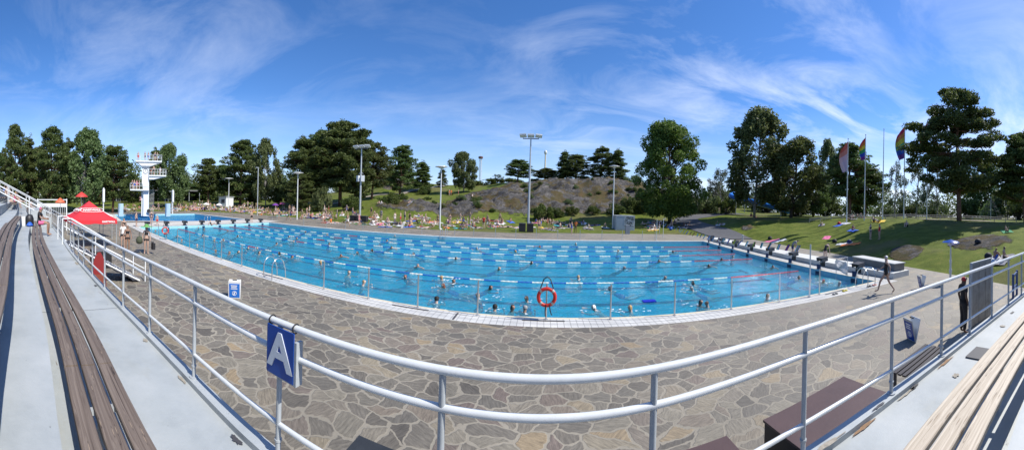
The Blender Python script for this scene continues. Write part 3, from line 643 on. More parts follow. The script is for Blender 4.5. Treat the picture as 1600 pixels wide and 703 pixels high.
# far slatted white fence panel closing the stand
t = empty('slatted_fence', (-33, 3.4, 0), 'white slatted fence panel at the far end of the left stand', 'fence')
mb = MB(); mb.box((0, 0, 3.1), (.08, 2.9, .08)); mb.box((0, 0, 2.55), (.06, 2.9, .35))
mb.build('rail', white_paint, t)
mb = MB()
for i in range(16): mb.box((0, -1.4+.187*i, 1.4), (.03, .05, 2.6))
mb.build('slats', rail_grey, t); mb = MB()
for y_ in (-1.45, 1.45): MB().box((0, y_, 1.6), (.09, .09, 3.2)).build('post', white_paint, t)
# stairs from the gap down to the deck
def stairs():
    xa, xb, y0, y1, n = -14.05, -12.6, 1.95, 4.85, 9
    t = empty('metal_stairs', ((xa+xb)/2, y0, 0), 'white framed metal stairs with dark treads from the stand to the paving', 'stairs'); o = t.location
    for i in range(n):
        f = (i+.5)/n; z_ = 1.65*(1-f); yy = y0+(y1-y0)*f
        MB().box((0, yy-o.y, z_), (xb-xa, .29, .03)).build('tread', dark, t); MB().box((0, yy-o.y+.155, z_-.005), (xb-xa, .02, .05)).build('nosing', white_paint, t)
    for xx, nm_ in ((xa, 'l'), (xb, 'r')):
        X = xx-o.x
        MB().tube([(X, 0, 1.62), (X, y1-o.y, .06)], .035, 8).build('stringer', white_paint, t, True)
        hr = MB().tube([(X, -.25, 2.62), (X, .1, 2.62), (X, y1-o.y-.25, 1.1), (X, y1-o.y+.25, .95), (X, y1-o.y+.25, .0)], .024, 8)
        hr.tube([(X, 0, 2.2), (X, y1-o.y+.2, .55)], .02, 8); hr.tube([(X, -.25, 2.62), (X, -.25, 1.65)], .024, 8); hr.tube([(X, 1.4, 0), (X, 1.4, 1.9)], .02, 8)
        hr.build('handrail', white_paint, t, True)
stairs()
# things at the foot of the stand
brown = mat('brown_metal', (.085, .052, .046), .5, var=.12, vs=3, bump=.1)
def cabinet(name, x0, x1, y0, y1, h, mt, label):
    t = empty(name, ((x0+x1)/2, (y0+y1)/2, 0), label, 'box', 'metal boxes at the foot of the stand'); w, d = x1-x0, y1-y0
    MB().box((0, 0, h/2-.02), (w-.03, d-.03, h-.04)).build('body', black, t); b_ = MB().box((0, 0, h-.015), (w, d, .03)); b_.build('lid', mt, t)
    MB().box((-w/2-.004, 0, h*.5), (.012, .12, .05)).build('handle', steel, t)
cabinet('storage_box', 2.67, 4.3, 1.95, 3.28, .9, brown, 'large brown topped metal box under the railing at the right')
cabinet('storage_box', .5, 2.13, 1.95, 3.28, .9, brown, 'brown topped metal box cut by the bottom edge of the picture')
cabinet('storage_box', -1.85, -.85, 1.95, 3.18, .88, mat('black_lid', (.03, .032, .033), .5, var=.2, vs=5), 'black topped box at the bottom edge below the A sign')
def slat_bench(x0, x1, y0, y1, rz, m, label):
    t = empty('slatted_bench', ((x0+x1)/2, (y0+y1)/2, 0), label, 'bench'); t.rotation_euler = (0, 0, rz); w, d = x1-x0, y1-y0
    for i in range(5): MB().box((0, -d/2+d*(i+.5)/5, .45), (w, d/5-.03, .03)).build('slat', m, t)
    for s in (-1, 1):
        MB().box((s*(w/2-.2), 0, .42), (.05, d, .03)).box((s*(w/2-.2), -d/2+.05, .2), (.05, .05, .4)).box((s*(w/2-.2), d/2-.05, .2), (.05, .05, .4)).build('leg', dark, t)
slat_bench(5.7, 7.3, 2.72, 3.24, -.05, mat('black_wood', (.035, .03, .032), .6), 'dark slatted bench on the paving below the right railing')
def a_board(x, y, rz, label, grey=False):
    t = empty('folding_sign', (x, y, 0), label, 'sign', 'blue folding signs on the paving', rz); h, w, s = .64, .42, .15
    fr = mat('sign_frame', (.75, .76, .76), .4)
    for sg, nm_ in ((-1, 'front_panel'), (1, 'rear_panel')):
        ang = math.atan2(s, h)*-sg; R = Matrix.Rotation(ang, 3, 'X'); c = Vector((0, sg*s/2, h/2))
        pn = MB().box(c, (w, .018, h), R=R).build(nm_, fr if not grey or sg < 0 else galv, t)
        MB().box(c+R@Vector((0, sg*.012, -.02)), (w-.06, .006, h-.12), R=R).build('poster', mat('poster_blue', (.02, .17, .62), .35) if not grey else blue_sign, pn)
        tx = MB()
        for i in range(3): tx.box(c+R@Vector((random.uniform(-.02, .02), sg*.017, .17-.06*i)), (.22-.03*(i % 2), .004, .03), R=R)
        cc = c+R@Vector((0, sg*.017, -.12)); ax, az_ = R@Vector((1, 0, 0)), R@Vector((0, 0, 1))
        tx.tube([cc+ax*.075*math.cos(a)+az_*.075*math.sin(a) for a in [2*PI*i/16 for i in range(16)]], .009, 5, closed=True)
        tx.box(cc, (.04, .005, .09), R=R); tx.tube([cc+ax*.055+az_*.055, cc-ax*.055-az_*.055], .008, 5)
        tx.build('lettering', white_m, pn)
    MB().box((0, 0, h+.005), (.16, .03, .03)).build('handle', black, t)
a_board(-9.1, 7.0, math.radians(48), 'blue and white folding sign standing on the left paving')
a_board(8.45, 4.1, math.radians(62), 'blue folding sign seen edge on near the right railing', True)
a_board(14.6, 6.6, math.radians(48), 'dark blue folding sign by the corner of the pool deck', True)
# grey hinged panels behind the right rail
t = empty('panel_screen', (10.9, 2.72, 0), 'tall grey weathered door panels standing behind the right railing', 'screen', rz=math.atan2(-.3, 1.5))
pm = mat('grey_panel', (.30, .29, .26), .7, var=.3, vs=3)
for i in range(3): MB().box((-.5+.5*i, 0, 1.0), (.46, .05, 1.95)).build('panel', pm, t)
MB().box((0, 0, 2.0), (1.56, .08, .05)).build('top_bar', galv, t); MB().box((-.78, 0, 1.0), (.05, .08, 1.98)).build('post', galv, t)
# concrete block seat by the right lawn
t = empty('concrete_block', (17.5, 10.9, 0), 'long grey concrete block seat with shade-darkened sides and a pale top beside the right lawn', 'seat', rz=math.atan2(3.2, 1.0))
MB().box((0, 0, .36), (3.9, .8, .72)).build('block', mat('backlit_concrete', (.17, .165, .155), .8, var=.15, vs=2), t); MB().box((0, 0, .745), (4.0, .9, .05)).build('top_slab', mat('slab', (.50, .50, .48), .6, var=.08), t)  # backlit shade of the block is put into its dark colour
# striped banner and gear seen through the left railing
t = empty('beach_banner', (-9.4, 2.35, 0), 'tall curved banner in red, brown and olive behind the left railing', 'banner')
mb = MB(); hs_ = [0, .3, .6, .9, 1.2, 1.5, 1.7, 1.85]; ws = [.42, .43, .44, .44, .42, .36, .25, .08]
for i in range(len(hs_)-1):
    mb.mat(0 if hs_[i] < .5 else (1 if hs_[i] < 1.1 else 2)); mb.add([(-ws[i]/2, 0, hs_[i]), (ws[i]/2, 0, hs_[i]), (ws[i+1]/2, 0, hs_[i+1]), (-ws[i+1]/2, 0, hs_[i+1]), (-ws[i]/2, .03, hs_[i]), (ws[i]/2, .03, hs_[i]), (ws[i+1]/2, .03, hs_[i+1]), (-ws[i+1]/2, .03, hs_[i+1])], [(0, 1, 2, 3), (7, 6, 5, 4), (0, 3, 7, 4), (1, 5, 6, 2)])
mb.build('panel', [mat('olive', (.22, .20, .02), .6), mat('rust_red', (.22, .06, .035), .6), mat('crimson', (.24, .02, .02), .6)], t); MB().box((0, .02, .02), (.5, .35, .04)).build('base', dark, t)
t.rotation_euler = (0, 0, math.radians(70))
cabinet('storage_box', -16.4, -15.4, 3.6, 4.5, .85, mat('grey_lid', (.12, .12, .12), .6), 'dark equipment box beside the metal stairs')
# ---------------- red canopy tent
def tent(x, y, w, d, h0, h1, rz, m, label, name='canopy_tent', logo=True, grp=None):
    t = empty(name, (x, y, 0), label, 'tent', grp, rz)
    for sx_ in (-1, 1):
        for sy in (-1, 1): MB().tube([(sx_*w/2, sy*d/2, 0), (sx_*w/2, sy*d/2, h0+.1)], .025, 6).box((sx_*w/2, sy*d/2, .01), (.12, .12, .02)).build('leg', galv, t)
    mb = MB(); n = 8; vs = []
    def edge(u):   # square outline 0..4
        k_ = int(u) % 4; f = u-int(u); c = [(-1, -1), (1, -1), (1, 1), (-1, 1), (-1, -1)]; return (c[k_][0]+(c[k_+1][0]-c[k_][0])*f, c[k_][1]+(c[k_+1][1]-c[k_][1])*f)
    M_ = 32
    prof_ = [(1.02, h0-.28), (1.02, h0), (.75, h0+(h1-h0)*.20), (.5, h0+(h1-h0)*.44), (.25, h0+(h1-h0)*.72), (.0, h1)]
    for k_, (s, z_) in enumerate(prof_):
        for j in range(M_):
            ex, ey = edge(4*j/M_); sag = .05*(1-abs(math.cos(PI*((4*j/M_) % 1))))*(s if k_ > 0 else .4)
            vs.append((ex*s*w/2, ey*s*d/2, z_-sag*(1 if k_ in (1, 2, 3) else 0)+(.03*math.sin(j*2.2) if k_ == 0 else 0)))
    mb.add(vs, [(i*M_+j, i*M_+(j+1) % M_, (i+1)*M_+(j+1) % M_, (i+1)*M_+j) for i in range(5) for j in range(M_)])
    mb.build('canopy', m, t, True)
    if logo:
        # emblem on the roof slope that faces +x and on the valance
        sl_ = math.atan2((h1-h0)*.85, w/2)
        for face in (0, 1):
            Rz = Matrix.Rotation(PI/2 if face == 0 else 0, 4, 'Z')
            base = Matrix.Rotation(PI/2 if face == 0 else 0, 4, 'Z')@Matrix.Translation((0, -w/2*.52, h0+(h1-h0)*.50))@Matrix.Rotation(sl_+.02, 4, 'X')
            me = text_mesh('HARTWALL', .23, .004, .01); me.transform(base); link('lettering', me, t, white_m)
            mb = MB(); pts = []
            for i in range(28):
                a = 2*PI*i/28; ca, sa = math.cos(a), math.sin(a); pts.append(base@Vector((math.copysign(abs(ca)**.5, ca)*.80, math.copysign(abs(sa)**.6, sa)*.22, .0)))
            mb.tube(pts, .018, 5, closed=True); mb.build('emblem_outline', white_m, t)
            me = text_mesh('HARTWALL', .17, .004, .006); me.transform(Rz@Matrix.Translation((w*.3, -w/2*1.03-.012, h0-.14))@Matrix.Rotation(PI/2, 4, 'X')); link('lettering', me, t, white_m)
    return t
red_c = mat('red_canvas', (.62, .025, .035), .6, var=.06, vs=2)
tent(-22.6, 4.9, 3.1, 3.0, 1.95, 3.15, math.radians(2), red_c, 'red canopy tent with a white oval emblem beside the stairs')
tent(-27.6, 6.0, 3., 3., 1.9, 2.95, .1, mat('white_canvas', (.72, .72, .7), .6), 'white canopy tent partly hidden behind the red one', logo=False)
def parasol(x, y, z, r, m, label, tilt=0.):
    t = empty('parasol', (x, y, 0), label, 'parasol'); t.rotation_euler = (tilt, 0, 0)
    MB().tube([(0, 0, 0), (0, 0, z)], .025, 6).build('pole', galv, t)
    c_ = MB().lathe([(r, z-.45), (r*.97, z-.4), (r*.6, z-.2), (r*.2, z-.04), (.02, z+.02)], n=16); c_.build('canopy', m, t, True)
parasol(-30.5, 5.9, 3.85, .6, mat('parasol_red', (.5, .04, .03), .6), 'small red parasol sticking up behind the white tent')
parasol(-30.6, 3.9, 3.3, .5, mat('parasol_orange', (.55, .12, .05), .6), 'orange red folded parasol left of the red tent')
# ================================================================ POOL EQUIPMENT
red_f = mat('float_red', (.50, .02, .03), .4); blu_f = mat('float_blue', (.03, .12, .45), .35); wht_f = mat('float_white', (.80, .78, .68), .4)
for t_, lab in ((.875, 'lane rope floating farthest across the pool, nearest the far edge'), (.75, 'second lane rope counted from the far edge of the pool'), (.625, 'third lane rope counted from the far edge of the pool'), (.5, 'fourth lane rope counted from the far edge, just past mid pool'), (.25, 'nearest lane rope, with long blue and white stretches')):
    mb = MB(); n = 420; pts = []; rs = []; k_ = 6; ph = random.random()*2; vs = []; mis = []
    for i in range(n+1):
        s = .008+(.984)*i/n; p = pool(s, t_); d = (pool(min(s+.002, 1), t_)-pool(max(0, s-.002), t_)).normalized(); nn = Vector((-d.y, d.x))
        r = .050 if i % 2 else .032; wob = .035*math.sin(i*.045+ph*5)
        for j in range(k_): a = 2*PI*j/k_; vs.append((p.x+nn.x*(r*math.cos(a)+wob), p.y+nn.y*(r*math.cos(a)+wob), WZ+.01+r*math.sin(a)))
    fs = []
    for i in range(n):
        D = i/n*50
        c_ = 0 if (D < 5 or D > 45) else (0 if abs(D-15.2) < .45 else (1 if int((D+ph)/.8) % 2 else 2))
        for j in range(k_): fs.append((i*k_+j, (i+1)*k_+j, (i+1)*k_+(j+1) % k_, i*k_+(j+1) % k_)); mis.append(c_)
    me = bpy.data.meshes.new('lane_rope'); me.from_pydata(vs, [], fs); me.update()
    o = link('lane_rope', me, None, [red_f, blu_f, wht_f]); me.polygons.foreach_set('material_index', mis); tag(o, lab, 'lane rope', 'lane ropes in the pool')
# starting blocks
def block_proto():
    t = empty('starting_block', (0, 0, 0), 'b', 'starting block', 'starting blocks')
    MB().box((0, 0, .30), (.12, .42, .6)).build('pedestal', black, t)
    R = Matrix.Rotation(math.radians(8), 3, 'Y')
    MB().box((.04, 0, .62), (.62, .60, .05), R=R).build('platform', dark, t)
    MB().box((.04, .30, .48), (.56, .02, .26), R=R).build('side_panel', mat('block_side', (.10, .10, .10), .5, var=.5, vs=14), t)
    MB().box((.04, -.30, .48), (.56, .02, .26), R=R).build('side_panel', mat('block_side', (.1, .1, .1)), t)
    MB().tube([(.27, -.22, .42), (.31, -.22, .32), (.31, .22, .32), (.27, .22, .42)], .014, 6).build('grab_bar', steel, t, True)
    MB().box((.36, 0, -.10), (.03, .42, .46)).build('lane_board', mat('lane_board', (.015, .03, .10), .5), t)
    return t
# local +x points towards the water
b0 = block_proto(); cnt = 0; ORD = ['first', 'second', 'third', 'fourth', 'fifth', 'sixth', 'seventh', 'eighth']
for end in (0, 1):
    for ln in range(8):
        t = b0 if cnt == 0 else copy_tree(b0); cnt += 1; t.scale = (.88, .88, .88)
        p = pool(end, (ln+.5)/8); dirx = 1 if end == 0 else -1
        off = -.42*dirx; t.location = (p.x+off, p.y, .0 if end == 0 else .32); t.rotation_euler = (0, 0, 0 if end == 0 else PI+math.atan2(-3.2, 24.6)*1)
        if end == 1: t.location.z = .0
        t['label'] = 'starting block, %s from the near edge, at the %s end of the pool' % (ORD[ln], 'left' if end == 0 else 'right')
# plinth top is .32 high at the right: lift those blocks on it
for o in list(COL.objects):
    if o.name.startswith('starting_block') and o.parent is None and o.location.x > 0: o.location.z = .18
# fence posts round the pool
def post_proto():
    mb = MB().tube([(0, 0, 0), (0, 0, 1.1)], .026, 8).tube([(0, 0, 0), (0, 0, .012)], .06, 8); o = mb.build('fence_post', steel, None, True); return o
pp = post_proto(); first = True
def place(o, x, y, z=0): o.location = (x, y, z)
PN = [240, 251, 281.5, 301.5, 324, 351, 383.5, 515, 581.5, 662, 754, 857, 958, 1055, 1143.5, 1218, 1279]
for x_ in PN:
    yy = None
    # stand on the coping, .15 m out of the near edge
    th = (x_-X0)/F; best = min((along(NEAR, i/400) for i in range(401)), key=lambda p: abs(azpx(p.x, p.y)-x_)); o = pp if first else pp.copy()
    if not first: COL.objects.link(o)
    first = False; place(o, best.x, best.y-.18); tag(o, 'thin steel post on the near pool edge', 'post', 'steel posts along the near pool edge')
PF = [470, 505, 535, 563, 600, 628, 656, 710, 740, 773, 806, 840, 874, 909, 943, 977, 1009, 1028]
for x_ in PF:
    best = min((along(FAR, i/400) for i in range(401)), key=lambda p: abs(azpx(p.x, p.y)-x_)); o = pp.copy(); COL.objects.link(o)
    place(o, best.x, best.y+.75); tag(o, 'thin steel post on the far pool edge', 'post', 'steel posts along the far pool edge')
for (x_, y_) in [(-36.4, 36.), (-38, 36.5), (-40, 37), (-43, 37), (-46, 37.3), (-50, 37.6), (-54, 37.6), (-58, 37.6), (-61.9, 34), (-61.9, 30), (-61.9, 26), (-61.9, 22)]:
    o = pp.copy(); COL.objects.link(o); place(o, x_, y_); tag(o, 'thin steel post beside the diving pool', 'post', 'steel posts around the diving pool')
def tall_pole(x, y, h, label, z=0): MB().tube([(0, 0, 0), (0, 0, h)], .03, 8).tube([(0, 0, 0), (0, 0, .05)], .07, 8).build('tall_pole', rail_paint, None, True, label=label, cat='pole').location = (x, y, z)
FP0 = along(NEAR, .905)+Vector((0, -.25)); FP1 = along(FAR, .90)+Vector((0, .6))
tall_pole(FP0.x, FP0.y, 2.2, 'tall steel pole holding the near end of the pennant string'); tall_pole(FP1.x, FP1.y, 2.4, 'tall white pole holding the far end of the pennant string')
# pennants across the lanes
t = empty('pennant_string', (FP0.x, FP0.y, 0), 'string of small national style pennants hanging across the right end of the pool', 'pennants')
pc = [mat('pen_%d' % i, c, .6) for i, c in enumerate([(.02, .05, .35), (.6, .02, .02), (.75, .75, .75), (.7, .5, .02), (.02, .3, .06), (.05, .3, .6)])]
cord = MB(); pts = []; D = FP1-FP0
for i in range(41):
    f = i/40; pts.append((D.x*f, D.y*f, 2.15+.2*f-.75*4*f*(1-f)*.6))
cord.tube(pts, .008, 4).build('cord', black, t)
for i in range(1, 34):
    f = i/34; q = 4*f*(1-f); z_ = 2.15+.2*f-.45*q; x_, y_ = D.x*f, D.y*f; w = .2; ux, uy = D.normalized(); a = random.choice(range(6)); b_ = random.choice(range(6)); c_ = random.choice(range(6)); sw_ = random.uniform(.03, .2)
    mb = MB(); e = w/3
    for k_, mi in enumerate((a, b_, c_)):
        s0, s1 = -w/2+e*k_, -w/2+e*(k_+1)
        mb.mat(k_).add([(x_+ux*s0, y_+uy*s0, z_), (x_+ux*s1, y_+uy*s1, z_), (x_+ux*s1-sw_, y_+uy*s1+.1, z_-.28), (x_+ux*s0-sw_, y_+uy*s0+.1, z_-.28)], [(0, 1, 2, 3)])
    mb.build('pennant', [pc[a], pc[b_], pc[c_]], t)
# life rings on posts
def life_ring(x, y, z, rz, label):
    t = empty('life_ring', (x, y, z), label, 'life ring', 'life rings', rz); n = 32
    R_, r_ = .255, .058
    mb = MB().tube([(R_*math.cos(2*PI*i/n), 0, R_*math.sin(2*PI*i/n)) for i in range(n)], r_, 12, closed=True); mb.build('ring', red_m, t, True)
    for k_ in range(4):
        a0 = PI/4+k_*PI/2; MB().tube([(R_*math.cos(a0+da), 0, R_*math.sin(a0+da)) for da in (-.14, -.05, .05, .14)], r_+.004, 12, cap=False).build('band', mat('band_grey', (.35, .33, .31), .5), t, True)
    MB().tube([(-.2, -.03, .27), (-.1, 0, .55), (0, 0, .62), (.1, 0, .55), (.2, -.03, .27)], .018, 6).build('strap', black, t, True)
    MB().tube([(-.02, -.08, -.2), (-.04, -.09, -.42), (-.02, -.08, -.56)], .018, 6).tube([(.08, -.08, -.2), (.12, -.09, -.4), (.16, -.08, -.52)], .018, 6).build('rope', black, t, True)
p = min((along(NEAR, i/400) for i in range(401)), key=lambda p: abs(azpx(p.x, p.y)-857)); life_ring(p.x, p.y-.3, .72, 0, 'red life ring with black straps on the post nearest the camera')
p = min((along(NEAR, i/400) for i in range(401)), key=lambda p: abs(azpx(p.x, p.y)-264)); life_ring(p.x, p.y-.3, .75, math.radians(50), 'small red life ring far off at the left end of the pool')
o = pp.copy(); COL.objects.link(o); place(o, p.x, p.y-.2); tag(o, 'thin steel post on the near pool edge', 'post', 'steel posts along the near pool edge')
# pool ladders
def ladder(x, y, rz, label):
    t = empty('pool_ladder', (x, y, 0), label, 'ladder', 'pool ladders', rz)
    for s in (-.28, .28):
        pts = [(s, -.75, 0), (s, -.75, .55)]+[(s, -.75+.35-.35*math.cos(a), .55+.35*math.sin(a)) for a in (.5, 1., 1.57, 2.1, 2.6)]+[(s, .02, .4), (s, .06, 0), (s, .08, -.9)]
        MB().tube(pts, .022, 8).build('handrail', steel, t, True)
    for i in range(3): MB().box((0, .08, -.25-.22*i), (.54, .08, .03)).build('rung', steel, t)
p = along(NEAR, .494-.0); 
def near_at(x_): return min((along(NEAR, i/400) for i in range(401)), key=lambda p: abs(azpx(p.x, p.y)-x_))
p = near_at(440); ladder(p.x, p.y, math.radians(-3), 'steel pool ladder at the near edge on the left'); p = near_at(1345); ladder(p.x, p.y, math.radians(-5), 'steel pool ladder near the right corner of the pool')
p = min((along(FAR, i/400) for i in range(401)), key=lambda p: abs(azpx(p.x, p.y)-693)); ladder(p.x, p.y, PI, 'steel pool ladder on the far side of the pool')
p = P(322, 346); ladder(p.x, p.y, PI/2, 'steel ladder between the diving pool and the lane pool')
# gutters and mats on the coping
for x_ in (840, 640, 428, 1290): p = near_at(x_); MB().box((0, 0, 0), (1.3, .07, .012)).build('drain_grate', dark, None, label='dark drain grate let into the white pool edge', cat='grate', group='drain grates in the pool edge').location = (p.x+.3, p.y-.34, .01)
p = near_at(720); MB().box((0, 0, 0), (.06, .62, .01)).build('expansion_joint', dark, None, label='black joint strip crossing the white tiled pool edge', cat='strip').location = (p.x, p.y-.5, .008)
kb = MB().box((0, 0, 0), (.55, .3, .04)); kb.build('kickboard', mat('kick_blue', (.01, .02, .42), .4), None, label='dark blue swim board floating near the life ring', cat='swim board').location = (*P(1014, 471, WZ)[:2], WZ+.02)
# laundry-white net trolley / towels hung by block at right
t = empty('towel_rack', (*P(1308, 436)[:2], .5), 'white wet towel draped over a steel rail at the right pool corner', 'towel')
mb = MB(); vs = []
for i in range(9):
    for j in range(7):
        a = i/8; b_ = j/6; vs.append((a*.95-.1, .10*math.sin(a*9+b_*4), .55-b_*.75*(.5+.5*a)-.25*a+.03*math.sin(j*3+i)))
mb.add(vs, [(i*7+j, i*7+7+j, i*7+8+j, i*7+j+1) for i in range(8) for j in range(6)]); mb.build('cloth', mat('towel_white', (.62, .62, .6), .8, var=.3, vs=12), t, True)
MB().tube([(-.1, 0, -.5), (-.1, 0, .6), (.9, 0, .6), (.9, 0, -.5)], .018, 6).build('rail', steel, t, True)
# flat paddle bags and small litter at the right corner
for x_, y_, c_, l_ in ((1358, 448, (.02, .02, .02), 'dark sandals left on the right pool edge'), (1366, 446, (.45, .15, .12), 'pink sandals left on the right pool edge'), (1320, 455, (.5, .42, .03), 'yellow swim fins on the right pool edge'), (1305, 460, (.1, .11, .12), 'grey swim fins on the right pool edge')):
    q = P(x_, y_); mb = MB()
    for s in (-.09, .09): mb.lathe([(.07, 0), (.08, .02), (.06, .05), (.02, .06)], (s, 0, 0), 8)
    mb.build('footwear' if 'sandal' in l_ else 'swim_fins', mat('c_'+l_[:6], c_, .6), None, True, label=l_, cat='footwear').location = (q.x, q.y, .005)
# ================================================================ LAMPS, MASTS, FLAGS
def top_h(x, yb, yt, rho=None):
    p = P(x, yb) if rho is None else PR(x, yb, rho); r = math.hypot(p.x, p.y); return p, (yb-yt)/F*r
def street_lamp(x, yb, yt, label, dome=.95, rho=None):
    p, h = top_h(x, yb, yt, rho); t = empty('street_lamp', p, label, 'street lamp', 'disc topped lamps around the pool')
    MB().tube([(0, 0, 0), (0, 0, h*.25), (0, 0, h-.35)], [.12, .10, .075], 10).build('pole', rail_paint, t, True)
    MB().lathe([(.05, h-.5), (.16, h-.42), (.2, h-.3), (dome*.55, h-.26), (dome, h-.16), (dome*.98, h-.12), (dome*.5, h-.02), (.1, h+.03)], n=20).build('lamp_shade', rail_paint, t, True)
    MB().lathe([(.0, h-.34), (.32, h-.33), (.32, h-.275), (.0, h-.27)], n=16).build('lens', white_m, t, True)
street_lamp(687, 358, 259, 'disc topped lamp, middle one, at the edge of the far lawn', .85); street_lamp(957, 361, 258.5, 'disc topped lamp just left of the graffiti container', .85)
street_lamp(464, 343, 269, 'disc topped lamp in front of the big dark pine group', .95); street_lamp(357, 331, 278, 'disc topped lamp farthest left, above the crowd', 1.1)
def flood(x, yb, yt, label, n_l, cab=False, bins=True):
    p, h = top_h(x, yb, yt); t = empty('floodlight_mast', p, label, 'floodlight mast', 'floodlight masts')
    MB().tube([(0, 0, 0), (0, 0, h*.5), (0, 0, h-.4)], [.17, .14, .09], 12).build('pole', galv, t, True)
    MB().box((0, 0, h-.4), (n_l*.72, .1, .1)).build('crossbar', dark, t)
    for i in range(n_l):
        xx = (i-(n_l-1)/2)*1.05; R = Matrix.Rotation(math.radians(-28), 3, 'X')@Matrix.Rotation(math.radians(8*(i-(n_l-1)/2)), 3, 'Z')
        hd = MB().box((xx, 0, h), (.88, .6, .2), R=R).box((xx, .05, h-.22), (.08, .08, .32)).build('lamp_head', galv, t); MB().box((xx, -.02, h-.03)+0*Vector() if False else (xx, -.06, h-.105), (.78, .5, .03), R=R).build('lens', white_m, hd)
    if cab:
        for s in (-1, 1): MB().box((s*.42, -.1, h*.58), (.55, .35, .95), rz=s*.5).build('loudspeaker', rail_paint, t)
        MB().tube([(-.4, 0, h*.64), (0, 0, h*.67), (.4, 0, h*.64)], .04, 6).build('speaker_bracket', galv, t, True)
    if bins:
        for i in range(2 if not cab else 3):
            b_ = empty('litter_bin', (p.x+(-.75+1.05*i), p.y-.75, 0), ['left black litter bin', 'middle black litter bin', 'right black litter bin'][i]+(' below the loudspeaker mast' if cab else ' below the tallest floodlight mast'), 'litter bin', 'black litter bins')
            MB().box((0, 0, .55), (.85, .7, 1.1)).build('body', black, b_); MB().box((0, 0, 1.13), (.9, .76, .08)).build('lid', dark, b_)
flood(825, 362, 212, 'tallest floodlight mast with three lamp heads at the centre', 3); flood(562, 348, 229, 'floodlight mast with four white loudspeakers in front of the pines', 3, True)
for x, yb, yt, l in ((402, 337, 262, 'thin plain lamp post near the crowd'), (268, 331, 299, 'thin dark lamp post behind the diving tower')):
    p, h = top_h(x, yb, yt); t = empty('lamp_post', p, l, 'lamp post', 'thin lamp posts'); MB().tube([(0, 0, 0), (0, 0, h)], .09, 8).build('pole', galv, t, True); MB().box((0, -.3, h), (.25, .7, .12)).build('lamp_head', galv, t)
def info_post(x, yb, yt, label):
    p, h = top_h(x, yb, yt); t = empty('pillar_clock', p, label, 'sign', 'white pillar signs'); MB().tube([(0, 0, 0), (0, 0, h-1.)], .12, 8).build('pole', rail_paint, t, True)
    MB().box((0, 0, h-1.3), (.5, .35, 2.3)).box((0, 0, h-.05), (.25, .2, .25)).build('board', white_paint, t); MB().box((0, -.18, h-1.3), (.26, .03, 1.9)).build('panel', galv, t)
info_post(161.5, 337, 294, 'white pillar sign behind the red tent'); info_post(269.5, 334, 297, 'white pillar sign right of the diving tower')
# graffiti container
p = P(977, 352)
t = empty('graffiti_container', (*PR(977, 350, 50)[:2], .25), 'pale container painted with black and white graffiti under the maple', 'container', rz=math.radians(-4))
W_, H_, D_ = 2.9, 2.15, 2.4
MB().box((0, D_/2, H_/2), (W_, D_, H_)).box((0, D_/2, H_+.04), (W_+.1, D_+.1, .08)).build('body', mat('container_pale', (.42, .45, .47), .5, var=.12, vs=1.5), t)
MB().box((-.75, -.012, H_/2), (1.1, .03, H_-.3)).build('door', mat('container_door', (.30, .36, .42), .4, var=.1), t)
MB().box((.62, -.006, H_/2+.1), (1.5, .012, H_-.35)).build('mural_ground', mat('mural_ground', (.55, .57, .56), .6, var=.25, vs=4), t)
rr = random.Random(5); mb = MB()
for i in range(16):
    cx_, cz_ = rr.uniform(.05, 1.25), rr.uniform(.9, 1.95); a = rr.uniform(0, 6.3); pts = []
    for j in range(7): pts.append((min(1.33, max(-.05, cx_+.22*math.cos(a+j*.75)*(1-j*.05))), -.025, min(2.02, max(.75, cz_+.2*math.sin(a+j*.8))))); 
    mb.tube(pts, .035, 4)
mb.box((.6, -.022, .62), (1.4, .012, .10)); mb.build('graffiti', black, t)
q = PR(980.5, 359, 46); t = empty('info_totem', (q.x, q.y, 0), 'grey rounded totem standing in front of the graffiti container', 'totem')
MB().box((0, 0, .62), (.62, .3, 1.24)).build('body', mat('totem_grey', (.20, .23, .26), .5, var=.1), t); MB().box((0, 0, 1.26), (.55, .26, .06)).build('cap', galv, t)
# deck shower
for x_, yb, yt in ((1036, 371, 342), (1030, 367, 346)):
    p, h = top_h(x_, yb, yt); t = empty('deck_shower', p, 'white outdoor shower post by the lawn' if x_ == 1036 else 'grey outdoor shower post behind the white one', 'shower'); MB().tube([(0, 0, 0), (0, 0, h), (.25, 0, h+.05)], .04, 8).build('pole', rail_paint if x_ == 1036 else galv, t, True); MB().lathe([(.02, h), (.1, h-.03), (.1, h-.05)], (.28, 0, 0), 10).build('shower_head', steel, t, True)
p, h = top_h(1160, 381, 368); MB().tube([(0, 0, 0), (0, 0, h)], .09, 8).lathe([(.15, h), (.12, h+.06), (.02, h+.08)]).build('short_pillar', rail_grey, None, True, label='short grey pillar on the paving behind the starting blocks', cat='pillar').location = p
# blue board on a post at right
p, h = top_h(1485, 438, 378); t = empty('number_post', (p.x, p.y, 0), 'white post carrying a dark blue open umbrella shade at the right lawn', 'post')
MB().tube([(0, 0, 0), (0, 0, .45), (0, 0, h)], [.06, .06, .03], 10).tube([(0, 0, .42), (0, 0, .6)], .085, 10).tube([(0, 0, .95), (0, 0, 1.1)], .07, 10).build('pole', rail_paint, t, True)
MB().lathe([(.50, h-.04), (.42, h+.02), (.15, h+.07), (.02, h+.12)], n=8).build('shade', blue_sign, t, True)
q = P(1583, 470); t = empty('blue_gate', (q.x, q.y, 0), 'blue metal gate frame seen through the right railing', 'gate'); MB().box((0, 0, .55), (.09, .09, 1.1)).build('post', mat('gate_blue', (.02, .07, .22), .4), t); MB().box((1.1, 0, .55), (.09, .09, 1.1)).build('post', mat('gate_blue', (.02, .07, .22), .4), t); MB().box((.55, 0, 1.0), (1.1, .06, .09)).box((.55, 0, .5), (1.1, .06, .06)).build('bar', mat('gate_blue', (.02, .07, .22)), t)
